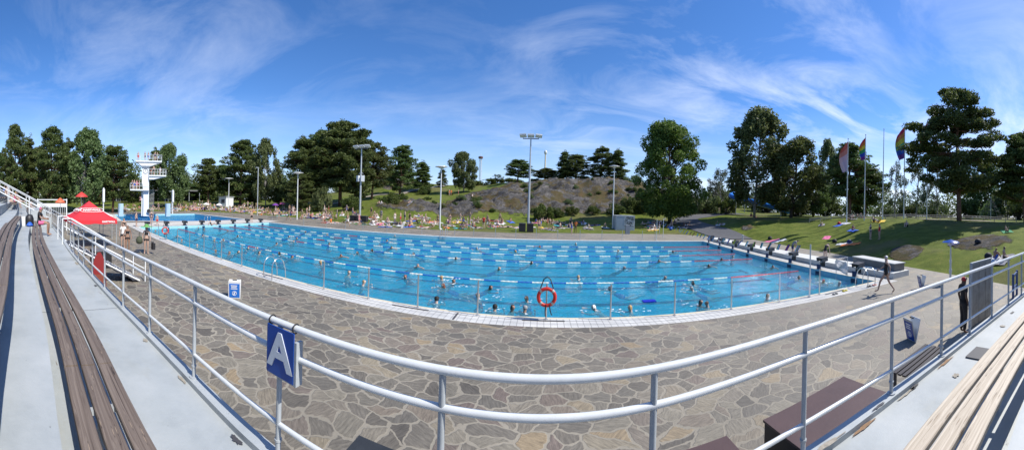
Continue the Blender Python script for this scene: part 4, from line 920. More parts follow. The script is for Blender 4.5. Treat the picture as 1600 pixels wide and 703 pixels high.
# flagpoles on the ridge
FLG = {1326: ('pink and orange', [(.55, .10, .06), (.60, .20, .15), (.62, .38, .42), (.58, .40, .47), (.58, .42, .5)], 1), 1354: ('rainbow', [(.5, .02, .03), (.6, .16, .02), (.65, .50, .03), (.04, .30, .08), (.02, .06, .42), (.18, .02, .25)], .75), 1382: (None, 0, 0), 1416: ('large rainbow', [(.5, .02, .06), (.55, .20, .05), (.55, .48, .05), (.05, .33, .18), (.03, .10, .45), (.17, .05, .28)], 1.1), 1451: ('red and orange', [(.5, .04, .02), (.5, .10, .03), (.45, .03, .05)], 1)}
for i, (x, yb, yt) in enumerate([(1326, 338, 207), (1354, 337, 203), (1381, 338.5, 197), (1416, 341, 192), (1450, 342, 186)]):
    key = [1326, 1354, 1382, 1416, 1451][i]; nm_, cols, sz = FLG[key]; rho = 46
    b_ = PR([1323, 1350.5, 1379, 1412, 1448][i], yb, rho); b_.z = gz(b_.x, b_.y)[0]; h = (yb-yt)/F*rho/1.0
    lab = ('flagpole flying a %s flag' % nm_ if nm_ else 'bare white flagpole without a flag')+(' half hidden by the big pine' if i == 4 else ' above the right lawn')
    t = empty('flagpole', b_, lab, 'flagpole', 'flagpoles on the ridge')
    MB().tube([(0, 0, 0), (0, 0, h*.5), (0, 0, h)], [.085, .07, .045], 10).build('pole', rail_paint, t, True); MB().lathe([(.02, h), (.09, h+.04), (.09, h+.1), (.02, h+.15)], n=10).build('finial', steel, t, True)
    if nm_:
        n, m_ = 36, 10; vs = []; fs = []; mis = []; Hh = 4.1*sz; Wd = 1.6*sz; r9 = random.Random(i)
        lx, ly = -b_.y, b_.x; dl = Vector((lx, ly)).normalized()   # streams to the viewer's left, hanging limp
        ph = r9.uniform(0, 3)
        for a in range(n+1):
            for c_ in range(m_+1):
                u, v = a/n, c_/m_
                reach = Wd*v*(.35+.40*math.sin(PI*min(1, .2+u*.75))) ; zz_ = h-.25-Hh*u-v*Wd*(.75-.55*u)
                wv = .14*math.sin(v*8+u*5+ph)*v
                vs.append((dl.x*reach+dl.y*wv*1.6, dl.y*reach-dl.x*wv*1.6, zz_))
        nb = len(cols)
        for a in range(n):
            for c_ in range(m_): fs.append((a*(m_+1)+c_, (a+1)*(m_+1)+c_, (a+1)*(m_+1)+c_+1, a*(m_+1)+c_+1)); mis.append(min(nb-1, int(a/n*nb)))
        me = bpy.data.meshes.new('flag'); me.from_pydata(vs, [], fs); me.update(); o = link('flag', me, t, [mat('flag_%d_%d' % (i, k_), c_, .7) for k_, c_ in enumerate(cols)], True); me.polygons.foreach_set('material_index', mis)
# ================================================================ DIVING TOWER
def tower():
    c = P(229, 337.5); c.z = 0; t = empty('diving_tower', (c.x, c.y, 0), 'white concrete diving tower with three platforms full of people', 'diving tower')
    ang = math.atan2(-c.x, -c.y)  # towards the viewer
    S = Vector((math.cos(ang), -math.sin(ang), 0)) ; 
    # S: viewer's right
    S = Vector((-c.y, c.x, 0)).normalized()*-1; Dn = Vector((c.x, c.y, 0)).normalized()
    wt = mat('tower_white', (.66, .69, .70), .55, var=.06, vs=.6)
    def bx(mb, s0, s1, d0, d1, z0, z1):
        q_ = [S*s0+Dn*d0, S*s1+Dn*d0, S*s1+Dn*d1, S*s0+Dn*d1]; mb.prism([(v.x, v.y) for v in q_], z0, z1); return mb
    def hexa(mb, b0, b1, z0, z1, d0, d1):   # slanted piece: bottom span b0, top span b1
        vs = [S*b0[0]+Dn*d0+Vector((0, 0, z0)), S*b0[1]+Dn*d0+Vector((0, 0, z0)), S*b0[1]+Dn*d1+Vector((0, 0, z0)), S*b0[0]+Dn*d1+Vector((0, 0, z0)), S*b1[0]+Dn*d0+Vector((0, 0, z1)), S*b1[1]+Dn*d0+Vector((0, 0, z1)), S*b1[1]+Dn*d1+Vector((0, 0, z1)), S*b1[0]+Dn*d1+Vector((0, 0, z1))]
        mb.add(vs, [(3, 2, 1, 0), (4, 5, 6, 7), (0, 1, 5, 4), (1, 2, 6, 5), (2, 3, 7, 6), (3, 0, 4, 7)])
    mb = MB(); bx(mb, -.6, .38, -.5, .6, 0, 4.75); bx(mb, -.95, -.6, .1, .6, 0, 4.6)
    hexa(mb, (-.6, .38), (-.9, .35), 4.75, 6.0, -.5, .6); hexa(mb, (-.9, .35), (-.9, .38), 6.0, 8.6, -.5, .6); hexa(mb, (-.9, .38), (-1.6, 1.3), 8.6, 9.55, -.7, .9)
    mb.build('column', wt, t)
    def plat(s0, s1, z_, nm_, und, zp):
        mb = MB(); bx(mb, s0, s1, -1.1, 1.3, z_-.22, z_)
        if und == 1: hexa(mb, (s0+1.0, s1-1.9), (s0+.2, s1-.1), z_-.9, z_-.22, -.9, 1.1)
        if und == 2: hexa(mb, (s0, s0+.8), (s0, s1-.1), z_-.75, z_-.22, -.9, 1.1)
        if und == 3: hexa(mb, (s1-.6, s1), (s0+.1, s1), z_-.35, z_-.22, -.9, 1.1)
        pf = mb.build(nm_, wt, t)
        r_ = MB()
        for dd in (-1.05, 1.25):
            for zz_ in (.55, 1.05): r_.tube([S*s0+Dn*dd+Vector((0, 0, z_+zz_)), S*s1+Dn*dd+Vector((0, 0, z_+zz_))], .025, 5)
            k = s0
            while k <= s1+.01: r_.tube([S*k+Dn*dd+Vector((0, 0, z_)), S*k+Dn*dd+Vector((0, 0, z_+1.05))], .025, 5); k += (s1-s0)/6
        for zz_ in (.55, 1.05): r_.tube([S*s0+Dn*-1.05+Vector((0, 0, z_+zz_)), S*s0+Dn*1.25+Vector((0, 0, z_+zz_))], .025, 5)
        r_.build('platform_railing', rail_paint, pf, True); return z_
    plat(-2.0, 2.55, 9.75, 'upper_platform', 1, 0); plat(.35, 3.35, 7.25, 'middle_platform', 2, 0); plat(-2.95, .35, 4.75, 'lower_platform', 3, 0)
    cl_ = c+S*-.55+Dn*-.73+Vector((0, 0, 8.0)); 
    f_ = MB(); R = Matrix(((S.x, Dn.x, 0), (S.y, Dn.y, 0), (0, 0, 1)))
    n = 20; o0 = Vector((0, 0, 0))+S*-.28+Dn*-.53+Vector((0, 0, 7.95)); f_.tube([o0+S*.42*math.cos(2*PI*i/n)+Vector((0, 0, .42*math.sin(2*PI*i/n))) for i in range(n)], .035, 5, closed=True); f_.tube([o0, o0+Vector((0, 0, .3))], .03, 4); f_.tube([o0, o0+S*.2], .03, 4); f_.build('clock', dark, t)
    st_ = MB()
    for i in range(20):
        f = i/19; st_.box(S*(-.1+1.3*(1-f) if False else .9)+Dn*(1.1+2.6*(1-f))+Vector((0, 0, .25+4.4*f)), (.9, .28, .04), rz=math.atan2(S.y, S.x))
    for i in range(14):
        f = i/13; st_.box(S*(.15+.2*f)+Dn*(1.2+1.2*(1-f))+Vector((0, 0, 4.9+4.6*f)), (.8, .28, .05), rz=math.atan2(S.y, S.x))
    st_.build('stairway', rail_paint, t)
    sb_ = MB().lathe([(.33, -.02), (.33, .02)], (0, 0, 0), 14); o_ = sb_.build('round_sign', black, t); o_.rotation_euler = (PI/2, 0, -ang); o_.location = S*.35+Dn*-.9+Vector((0, 0, .95))
    return c, S, Dn
TWR = tower()
# springboard stands: pale blue pillars
for x_, yb, yt in ((188.5, 338, 318), (262, 338, 318)):
    p, h = top_h(x_, yb, yt); t = empty('springboard_stand', p, 'pale blue springboard stand left of the diving tower' if x_ < 200 else 'pale blue springboard stand right of the diving tower', 'diving board', 'springboard stands'); cb_ = mat('pale_blue', (.38, .52, .62), .5)
    MB().box((0, 0, h/2), (.55, .8, h)).build('pillar', cb_, t); MB().box((1.5, .6, h*.62), (4.2, .5, .08), rz=-.15).build('board', rail_paint, t); MB().tube([(-.3, -.4, h), (-.3, -.4, h+.8), (.9, -.4, h+.8), (.9, -.4, h*.6)], .025, 5).build('handrail', steel, t, True)
# low cafe building
def at_h(x, y, rho): return PR(x, y, rho)
t_c = PR(255, 322, 125); g0 = gz(t_c.x, t_c.y)[0]
t = empty('cafe_building', (t_c.x, t_c.y, g0), 'long low dark building with a flat roof behind the diving tower', 'building', rz=-math.atan2(t_c.x, t_c.y))
dkw = mat('cafe_wall', (.06, .06, .065), .7); rf = mat('cafe_roof', (.13, .13, .13), .7)
MB().box((0, 4, 1.9), (44, 7, 3.8)).build('wall', dkw, t); MB().box((0, 2, 4.1), (46, 13, .5)).build('roof', rf, t)
for i in range(12): MB().tube([(-21+3.8*i, -4, 0), (-21+3.8*i, -4, 3.9)], .12, 6).build('column', galv, t, True)
for i in range(10): w_ = MB().box((-19+4.2*i, .45, 1.9), (2.9, .1, 2.0)).build('window', mat('dark_glass', (.03, .04, .05), .1), t)
MB().box((-9, -4.3, 3.2), (12, .1, 1.3)).build('banner', mat('banner_blue', (.01, .06, .32), .5), t); MB().box((-9.5, -3.4, 1.4), (3.6, .2, 2.2)).build('poster', mat('poster_pink', (.5, .3, .32), .5), t)
t = empty('kiosk', (*PR(353, 322, 90)[:2], gz(*PR(353, 322, 90)[:2])[0]), 'small white kiosk under the pines behind the crowd', 'kiosk'); MB().box((0, 0, 1.3), (3.4, 2.4, 2.6)).build('wall', white_paint, t); MB().box((0, 0, 2.7), (3.8, 2.8, .16)).build('roof', galv, t); MB().box((.3, -1.21, 1.5), (1.6, .06, 1.)).build('hatch', dark, t)
# far towers
def far_pt(x, y, rho): p = PR(x, y, rho); return p
p = far_pt(750, 284, 700); h = 36/F*700; t = empty('drop_tower', p, 'tall white lattice drop tower ride far behind the birch', 'tower'); mb = MB()
for a, b in ((-1, -1), (1, -1), (1, 1), (-1, 1)): mb.box((a*1.8, b*1.8, h/2-6), (.7, .7, h+12))
for i in range(20): mb.box((0, 0, i*h/20), (4.2, 4.2, .5))
mb.build('lattice', white_paint, t); MB().lathe([(3.5, h), (5, h+1), (5, h+4), (3, h+5)], n=14).build('ring', mat('tower_brown', (.12, .06, .05), .6), t); MB().tube([(0, 0, h+5), (0, 0, h+11)], .4, 6).build('mast', white_paint, t)
p = far_pt(851.5, 270, 600); h = 33/F*600; t = empty('observation_tower', p, 'pale round observation tower far behind the hill pines', 'tower'); MB().tube([(0, 0, -14), (0, 0, h-4)], [1.5, 1.3], 16).build('shaft', mat('tower_cream', (.60, .55, .44), .6), t, True); MB().lathe([(1.4, h-5), (2.6, h-3.5), (3, h-1), (2.6, h+1.), (1.6, h+2.), (.5, h+3)], n=18).build('cabin', rail_paint, t, True)
p = far_pt(770, 286, 620); t = empty('roller_coaster', p, 'curved steel roller coaster track far off above the hill shrubs', 'roller coaster'); mb = MB(); mb.tube([(-28+56*i/24, 0, 1+7*math.sin(PI*i/24)**.7) for i in range(25)], .5, 6); mb.build('track', mat('coaster', (.12, .16, .26), .5), t)
mb = MB()
for i in range(2, 24, 2): mb.tube([(-28+56*i/24, 0, -12), (-28+56*i/24, 0, 1+7*math.sin(PI*i/24)**.7)], .3, 4)
mb.build('support', galv, t); MB().box((-4, 0, 7), (3, 3, 5)).build('cabin', mat('coaster', (.1, .1, .1)), t)
# water slide
p0 = [(1140, 291, 90), (1152, 294, 92), (1164, 297, 88), (1158, 300, 82), (1146, 303, 80), (1142, 306, 78), (1150, 309, 76), (1162, 312, 75), (1178, 315.5, 73), (1200, 322, 71), (1220, 326, 69), (1234, 331, 67)]
pts3 = [PR(*q_) for q_ in p0]; c3 = []
for i in range(len(pts3)-1):
    a, b, c_, d = pts3[max(i-1, 0)], pts3[i], pts3[i+1], pts3[min(i+2, len(pts3)-1)]
    for j in range(6):
        s = j/6; c3.append(.5*((2*b)+(c_-a)*s+(2*a-5*b+4*c_-d)*s*s+(3*b-a-3*c_+d)*s**3))
base = Vector((pts3[5].x, pts3[5].y, gz(pts3[5].x, pts3[5].y)[0])); t = empty('water_slide', base, 'winding blue water slide among the trees on the right', 'water slide')
MB().tube([q_-base for q_ in c3], .55, 12).build('chute', mat('slide_blue', (.015, .16, .55), .25), t, True)
for i in range(2, 12, 2): q_ = pts3[i]-base; MB().tube([(q_.x, q_.y, q_.z-.4), (q_.x, q_.y, gz(pts3[i].x, pts3[i].y)[0]-base.z-.3)], .12, 6).build('support', galv, t)
# low rails on the ridge at right and a climbing frame
t = empty('ridge_fence', (*GP(1460, 48), gz(*GP(1460, 48))[0]), 'low pale fence along the path on the right ridge', 'fence')
ps = [GP(1265+17*i, 51-.3*i) for i in range(20)]; zs = [gz(*q_)[0] for q_ in ps]; mb = MB(); o_ = t.location
for dz in (.35, .6): mb.tube([(q_[0]-o_.x, q_[1]-o_.y, z_+dz-o_.z) for q_, z_ in zip(ps, zs)], .05, 5)
mb.build('rail', mat('fence_dull', (.25, .25, .23), .7), t)
for q_, z_ in zip(ps, zs): MB().tube([(q_[0]-o_.x, q_[1]-o_.y, z_-.1-o_.z), (q_[0]-o_.x, q_[1]-o_.y, z_+.62-o_.z)], .05, 5).build('post', mat('fence_dull', (.2, .2, .2)), t)
q_ = GP(1548, 60); t = empty('climbing_net', (*q_, gz(*q_)[0]), 'pyramid climbing net in the shade beyond the right lawn', 'climbing frame'); mb = MB()
for k_ in range(8):
    a = 2*PI*k_/8; mb.tube([(2.6*math.cos(a), 2.6*math.sin(a), 0), (0, 0, 4.0)], .035, 4)
for f in (.2, .4, .6, .8): mb.tube([(2.6*(1-f)*math.cos(2*PI*k_/8), 2.6*(1-f)*math.sin(2*PI*k_/8), 4*f) for k_ in range(8)], .03, 4, closed=True)
mb.build('net', mat('rope_dark', (.08, .08, .08), .7), t); MB().tube([(0, 0, 0), (0, 0, 4.2)], .08, 6).build('mast', galv, t)
# ================================================================ TREES
lm = {'pine': leafmat('pine_needles', (.045, .075, .022), (.15, .19, .052)), 'maple': leafmat('maple_leaves', (.055, .10, .017), (.16, .215, .04)), 'birch': leafmat('birch_leaves', (.08, .12, .035), (.19, .235, .095)), 'bush': leafmat('bush_leaves', (.045, .075, .014), (.125, .165, .035)), 'silver': leafmat('silver_leaves', (.06, .085, .045), (.13, .16, .09))}
bark = {'pine': mat('pine_bark', (.16, .085, .055), .9, var=.35, vs=6, bump=.5), 'maple': mat('brown_bark', (.06, .05, .04), .9, var=.3, vs=6, bump=.5), 'birch': mat('birch_bark', (.22, .21, .2), .8, var=.5, vs=5)}
def leaves(cent, rad, n, size, asp, seed, squash=1.):
    r = np.random.default_rng(seed); cent = np.array(cent); rad = np.array(rad); k = len(cent)
    wgt = rad[:, 0]**2; wgt = wgt/wgt.sum(); idx = r.choice(k, n, p=wgt)
    d = r.normal(size=(n, 3)); d /= np.linalg.norm(d, axis=1)[:, None]; rr_ = r.uniform(.35, 1., n)[:, None]**.6
    pos = cent[idx]+d*rr_*rad[idx]*r.uniform(.8, 1.15, (n, 1))
    a = r.normal(size=(n, 3))*[1, 1, .8]; a /= np.linalg.norm(a, axis=1)[:, None]; b = np.cross(a, r.normal(size=(n, 3))); b /= np.linalg.norm(b, axis=1)[:, None]
    s = size*r.uniform(.6, 1.3, (n, 1)); a = a*s; b = b*s*asp
    v = np.stack([pos-a-b*.3, pos+a*.1-b, pos+a+b*.3, pos-a*.1+b], 1).reshape(-1, 3)
    return v
def leaf_mesh(name, v):
    n = len(v)//4; me = bpy.data.meshes.new(name); me.vertices.add(4*n); me.vertices.foreach_set('co', v.astype(np.float32).ravel())
    me.loops.add(4*n); me.loops.foreach_set('vertex_index', np.arange(4*n, dtype=np.int32)); me.polygons.add(n); me.polygons.foreach_set('loop_start', np.arange(0, 4*n, 4, dtype=np.int32)); me.update(calc_edges=True); return me
def tree_meshes(kind, seed, nl=9000, height=12., width=7.):
    r = random.Random(seed); H = height; Wd = width; cen = []; rad = []; tb = MB()
    lean = (r.uniform(-.05, .05), r.uniform(-.05, .05))
    def tp(z): return Vector((lean[0]*z+.12*math.sin(z*.5+seed), lean[1]*z+.12*math.cos(z*.43+seed*2), z))
    tr0 = H*(.017 if kind not in ('birch', 'sparse') else .009)
    tb.tube([tp(H*i/8*.95) for i in range(9)], [tr0*(1.15-.95*i/8)+.03 for i in range(9)], 7)
    if kind in ('pine', 'spruce', 'bigpine'):
        z0 = (.26 if seed % 2 else .12) if kind == 'pine' else (.12 if kind == 'spruce' else .22); nw = 21 if seed != 11 else 17
        for w in range(nw):
            f = w/(nw-1); z = H*(z0+(1-z0)*f*.96)+(r.uniform(-.3, .3) if kind != 'spruce' and w < nw-1 else 0)
            if kind == 'spruce': rr = Wd*.5*(1-f)**.75+.25
            else: rr = Wd*.5*(math.sin(PI*min(1, (.22+.78*f)**1.05))**.62*(1 if f < .8 else .95))+.3
            nb = r.randint(5, 7) if seed != 11 else r.randint(4, 5) if f < .9 else 3
            for b in range(nb):
                a = r.uniform(0, 2*PI); L_ = rr*r.uniform(.55, 1.12); up = r.uniform(-.02, .28)*L_ if kind != 'spruce' else -.12*L_
                o = tp(z); e = o+Vector((math.cos(a)*L_, math.sin(a)*L_, up)); mid = o.lerp(e, .5)+Vector((0, 0, -.1*L_ if up > 0 else .05*L_)); tb.tube([o, mid, e], [tr0*.3*(1-.6*f)+.015, tr0*.18+.01, .012], 4, cap=False)
                for s in (.55, .85, 1.0):
                    if L_*s < .3: continue
                    c = o.lerp(e, s)+Vector((r.uniform(-.3, .3), r.uniform(-.3, .3), r.uniform(-.05, .2))); q = r.uniform(.5, .95)*(.55+.45*Wd/7)*(1.0 if s < 1 else .7)
                    cen.append(c); rad.append((q, q, q*(.52 if kind != 'spruce' else .38)))
        cen.append(tp(H*.97)); rad.append((.5, .5, .7)); asp, sz = .35, (.21 if seed != 11 else .17)
    else:
        z0 = {'maple': .12, 'birch': .18, 'sparse': .25}[kind]; nc = {'maple': 120, 'birch': 110, 'sparse': 42}[kind]
        for b in range(nc):
            f = r.random(); a = r.uniform(0, 2*PI); z = H*(z0+(1-z0)*f)
            if kind == 'maple': rr = Wd*.5*(math.sin(PI*(.16+.80*f))**.6)
            else: rr = Wd*.5*(math.sin(PI*(.14+.83*f))**.75)
            L_ = rr*r.uniform(.35, 1.)**.6*r.uniform(.8, 1.15); c = tp(z)+Vector((math.cos(a)*L_, math.sin(a)*L_, 0)); o = tp(max(H*.1, z-L_*.9)); tb.tube([o, o.lerp(c, .5)+Vector((0, 0, .15)), c], [tr0*.25+.015, .03, .01], 4, cap=False)
            q = r.uniform(.6, 1.15)*Wd/8 if kind == 'maple' else r.uniform(.4, .85)*Wd/7
            cen.append(c); rad.append((q, q, q*(.85 if kind == 'maple' else 1.25)))
            if kind in ('birch', 'sparse'): cen.append(c-Vector((0, 0, q))); rad.append((q*.6, q*.6, q*1.1))
        asp, sz = (.6, .17 if seed != 21 else .135) if kind != 'sparse' else (.55, .15)
    v = leaves(cen, rad, nl, sz*(H/12)**.5, asp, seed)
    return tb, leaf_mesh('crown', v)
PRO = {}
def proto(kind, seed, nl, mk, bk, H=12., Wd=7.):
    tb, cm = tree_meshes(kind, seed, nl, H, Wd); me = bpy.data.meshes.new('trunk'); me.from_pydata(tb.v, [], tb.f); me.materials.append(bark[bk]); me.polygons.foreach_set('use_smooth', [True]*len(me.polygons)); cm.materials.append(lm[mk]); PRO.setdefault(kind, []).append((me, cm, H, Wd))
for s in (1, 2, 3, 4): proto('pine', s, 22000, 'pine', 'pine')
proto('bigpine', 11, 46000, 'pine', 'pine', 12, 9.5); proto('bigpine', 12, 38000, 'pine', 'pine', 12, 8)
for s in (5, 6): proto('spruce', s, 16000, 'pine', 'pine', 12, 5.)
proto('maple', 21, 52000, 'maple', 'maple', 12, 9); proto('maple', 22, 20000, 'pine', 'maple', 12, 8)
for s in (31, 32, 33): proto('birch', s, 20000, 'birch', 'birch', 12, 7)
for s in (41, 42): proto('sparse', s, 3600, 'silver', 'birch', 12, 6)
KN = {'pine': 'pine_tree', 'bigpine': 'pine_tree', 'spruce': 'spruce_tree', 'maple': 'broadleaf_tree', 'birch': 'birch_tree', 'sparse': 'young_tree'}
LN = {'pine': 'dark green pine', 'bigpine': 'broad dark pine', 'spruce': 'narrow conifer', 'maple': 'dense round leafy tree', 'birch': 'loose drooping birch', 'sparse': 'thin sparse young tree'}
def tree(x, yb, yt, wpx, kind, rho, label, var=0):
    me, cm, H, Wd = PRO[kind][var % len(PRO[kind])]; p = PR(x, yb, rho); g = gz(p.x, p.y)[0]; base = Vector((p.x, p.y, min(g, p.z+1.5)-.1))
    top = PR(x, yt, rho).z; h = top-base.z; w = wpx/F*rho
    t = empty(KN[kind], base, label, 'tree', 'trees around the pool', random.uniform(0, 6)); t.scale = (w/Wd*1.0, w/Wd*1.0, h/H*.985)
    for nm_, mm in (('trunk', me), ('crown', cm)): o = bpy.data.objects.new(nm_, mm); COL.objects.link(o); o.parent = t
TREES = [(-14, 316, 222, 40, 'pine', 60, 0, 'at the extreme left edge of the picture'), (5, 316, 232, 34, 'pine', 70, 1, 'second from the left edge'), (24, 316, 194, 40, 'pine', 66, 2, 'tall and pointed near the left edge'), (46, 316, 208, 34, 'spruce', 72, 0, 'third tall tree from the left edge'), (78, 318, 196, 56, 'pine', 66, 3, 'tallest of the dark pair above the left stand'), (103, 318, 214, 40, 'pine', 75, 1, 'behind the tall dark one above the stand end'), (131, 320, 203, 72, 'birch', 66, 0, 'wide, left of the diving tower'), (176, 322, 227, 54, 'pine', 70, 2, 'just left of the diving tower'), (205, 322, 274, 34, 'maple', 110, 1, 'low and round behind the lower diving platform'), (58, 318, 230, 50, 'pine', 90, 0, 'in the second row over the left stand'), (155, 320, 240, 44, 'pine', 95, 1, 'in the second row behind the wide birch'),
 (240, 322, 229, 32, 'pine', 92, 1, 'directly behind the diving tower'), (268, 322, 227, 56, 'birch', 88, 1, 'right behind the diving tower platforms'), (302, 320, 286, 60, 'maple', 130, 1, 'low behind the cafe roof'), (325, 322, 247, 38, 'pine', 100, 2, 'with a bare trunk right of the cafe'), (350, 322, 256, 36, 'pine', 104, 0, 'between two taller ones right of the cafe'), (374, 323, 217, 60, 'pine', 96, 3, 'tall, left of the thin lamp post'), (397, 323, 262, 34, 'spruce', 98, 1, 'short, between two tall trees near the thin lamp post'), (414, 324, 220, 46, 'birch', 90, 2, 'tall, behind the thin lamp post'), (436, 322, 284, 44, 'birch', 92, 0, 'low beside the rocks left of the lamp'),
 (471, 326, 212, 66, 'pine', 80, 1, 'with layered limbs above the disc lamp'), (500, 326, 200, 62, 'pine', 84, 0, 'left part of the big dark group'), (530, 327, 187, 96, 'bigpine', 80, 1, 'tallest of the big dark group at the loudspeaker mast'), (556, 326, 204, 56, 'pine', 78, 3, 'right behind the loudspeaker mast'), (580, 322, 221, 52, 'pine', 86, 2, 'right end of the big dark group'), (470, 327, 270, 40, 'pine', 74, 3, 'low, under the layered one by the disc lamp'),
 (624, 305, 225, 46, 'pine', 100, 3, 'standing alone on the slope beside the rocky mound'), (658, 300, 250, 38, 'spruce', 108, 0, 'yellowish, right of the lone slope pine'), (690, 293, 263, 18, 'spruce', 118, 1, 'tiny, behind the middle disc lamp'), (724, 300, 239, 46, 'birch', 98, 1, 'full and weeping on the slope'), (777, 288, 272, 22, 'sparse', 118, 0, 'small, beside the coaster track'), (808, 288, 249, 40, 'pine', 108, 2, 'just left of the tallest floodlight mast'), (852, 285, 262, 40, 'pine', 108, 0, 'below the round observation tower'), (880, 285, 234, 26, 'spruce', 104, 1, 'slim, left one of the pair on the rock'), (899, 285, 240, 48, 'pine', 104, 3, 'broad, on top of the rock'), (937, 284, 228, 44, 'pine', 106, 1, 'with an open crown on the rock top'), (966, 284, 231, 34, 'spruce', 104, 0, 'pointed, behind the disc lamp near the container'),
 (1046, 340, 196, 104, 'maple', 60, 0, 'huge, above the asphalt path'), (1126, 326, 262, 44, 'sparse', 85, 0, 'pale, right of the huge maple'), (1180, 333, 177, 100, 'birch', 66, 0, 'tall and open, above the water slide'), (1237, 339, 217, 86, 'maple', 62, 1, 'very dark, on the right lawn crest'), (1290, 336, 221, 40, 'birch', 80, 2, 'greyish, behind the very dark round tree'), (1326, 337, 224, 74, 'pine', 62, 2, 'dark, behind the left flagpoles'), (1352, 337, 262, 60, 'pine', 66, 0, 'low and dark behind the flagpoles'), (1270, 337, 262, 50, 'maple', 75, 1, 'dark, filling the gap right of the very dark one'), (1398, 338, 253, 40, 'sparse', 64, 1, 'between the bare pole and large rainbow flag'), (1432, 338, 257, 40, 'sparse', 62, 0, 'right of the large rainbow flag'), (1463, 338, 257, 40, 'sparse', 64, 1, 'left of the biggest pine trunk'),
 (1497, 345, 141, 150, 'bigpine', 42, 0, 'biggest one, towering over the right lawn'), (1602, 346, 204, 90, 'bigpine', 44, 1, 'cut by the right edge of the picture'), (1540, 340, 246, 60, 'maple', 85, 1, 'dark and low behind the biggest pine'), (1575, 340, 290, 60, 'birch', 75, 0, 'low, near the right edge')]
for x, yb, yt, w, k_, rho, va, wh in TREES: tree(x, yb, yt, w, k_, rho, LN[k_]+', '+wh, va)
# shrubs: leaf clumps with a few stems
def bush_meshes(seed, n=2600, mk='bush'):
    r = random.Random(seed); cen = []; rad = []; tb = MB()
    for i in range(16):
        a = r.uniform(0, 6.3); d = r.random()**.6; c = Vector((math.cos(a)*d*.8, math.sin(a)*d*.8, r.uniform(.15, .85)*(1-.35*d))); cen.append(c); q = r.uniform(.18, .34); rad.append((q, q, q*.8)); tb.tube([(0, 0, 0), c*.5, c], [.03, .02, .008], 4, cap=False)
    cm = leaf_mesh('crown', leaves(cen, rad, n, .055, .6, seed)); cm.materials.append(lm[mk]); me = bpy.data.meshes.new('stem'); me.from_pydata(tb.v, [], tb.f); me.materials.append(bark['maple']); return me, cm
BP = [bush_meshes(s) for s in (1, 2, 3)]+[bush_meshes(4, 2600, 'pine'), bush_meshes(5, 2600, 'birch')]
def bush(x, yb, yt, wpx, rho, label, v):
    me, cm = BP[v % 5]; p = PR(x, yb, rho); g = gz(p.x, p.y)[0]; w = wpx/F*rho; h = (yb-yt)/F*rho
    t = empty('shrub', (p.x, p.y, g-.15), label, 'shrub', 'shrubs around the slope', random.uniform(0, 6)); t.scale = (w/2, w/2, h*1.05)
    for nm_, mm in (('stem', me), ('crown', cm)): o = bpy.data.objects.new(nm_, mm); COL.objects.link(o); o.parent = t
BU = [(500, 330, 290, 36, 70, 4), (548, 332, 306, 44, 68, 0), (612, 325, 300, 26, 72, 1), (600, 318, 304, 30, 76, 0), (628, 314, 302, 22, 84, 2), (702, 306, 296, 14, 92, 0), (605, 300, 288, 30, 118, 4), (660, 306, 292, 26, 100, 2), (745, 291, 281, 40, 118, 1), (775, 291, 281, 40, 118, 0), (800, 291, 281, 40, 118, 1), (840, 288, 279, 34, 112, 0), (870, 288, 276, 30, 110, 1), (915, 287, 276, 26, 108, 2), (945, 287, 277, 24, 108, 0), (990, 292, 276, 34, 100, 4), (846, 345, 316, 44, 61, 0), (868, 340, 320, 28, 63, 1), (895, 338, 322, 30, 64, 0), (925, 338, 322, 30, 65, 1), (960, 338, 318, 36, 66, 2), (985, 338, 306, 40, 70, 3), (1010, 338, 300, 50, 72, 3), (1075, 338, 306, 50, 75, 3), (1105, 333, 296, 46, 78, 4), (1135, 332, 302, 34, 76, 0), (1120, 330, 284, 30, 88, 4), (820, 300, 290, 18, 84, 1), (770, 330, 322, 14, 64, 0), (690, 330, 322, 16, 66, 1),
 (1150, 330, 300, 60, 110, 3), (1200, 333, 296, 70, 100, 3), (1290, 336, 300, 60, 90, 3), (1340, 338, 304, 60, 85, 3), (1385, 338, 316, 40, 90, 4), (1420, 338, 312, 50, 90, 3), (1460, 339, 310, 50, 86, 4), (1510, 340, 304, 60, 80, 3), (1550, 341, 312, 50, 72, 4), (1590, 342, 300, 60, 66, 3), (1240, 340, 318, 50, 70, 3)]
rb = random.Random(77)
for i in range(30): x_ = rb.uniform(640, 1010); y_ = rb.uniform(293, 335); h_ = rb.uniform(4, 9); BU.append((x_, y_, y_-h_, h_*rb.uniform(1.4, 2.4), 68+(335-y_)*.42, rb.choice([0, 1, 2, 4])))
for i, (x, yb, yt, w, rho, v) in enumerate(BU): bush(x, yb, yt, w, rho, ('dark shrub' if v == 3 else 'green shrub')+(' on the hill slope' if x < 760 else (' on the rock crest' if yb < 293 else (' at the foot of the rock' if x < 1000 else ' under the trees at right'))), v)
# far woods behind everything: too many trunks to count
cen = []; rad = []; rr = random.Random(3)
for u in range(-330, 640, 7):
    rho = rr.uniform(118, 150); hh = rr.uniform(9, 14)*(1 if u < 320 else (.75 if u < 470 else .5)); rho += 0 if u < 470 else 12; q = GP(u+rr.uniform(-4, 4), rho); g = gz(*q)[0]
    for k_ in range(7): cen.append((q[0]+rr.uniform(-2.5, 2.5), q[1]+rr.uniform(-2.5, 2.5), g+hh*rr.uniform(.05, 1))); w = rr.uniform(1.6, 3.); rad.append((w, w, w*.9))
for u in range(1130, 2000, 8):
    rho = rr.uniform(105, 130); hh = rr.uniform(5, 9); q = GP(u, rho); g = gz(*q)[0]
    for k_ in range(5): cen.append((q[0]+rr.uniform(-2, 2), q[1]+rr.uniform(-2, 2), g+hh*rr.uniform(.05, 1))); w = rr.uniform(1.5, 2.6); rad.append((w, w, w*.9))
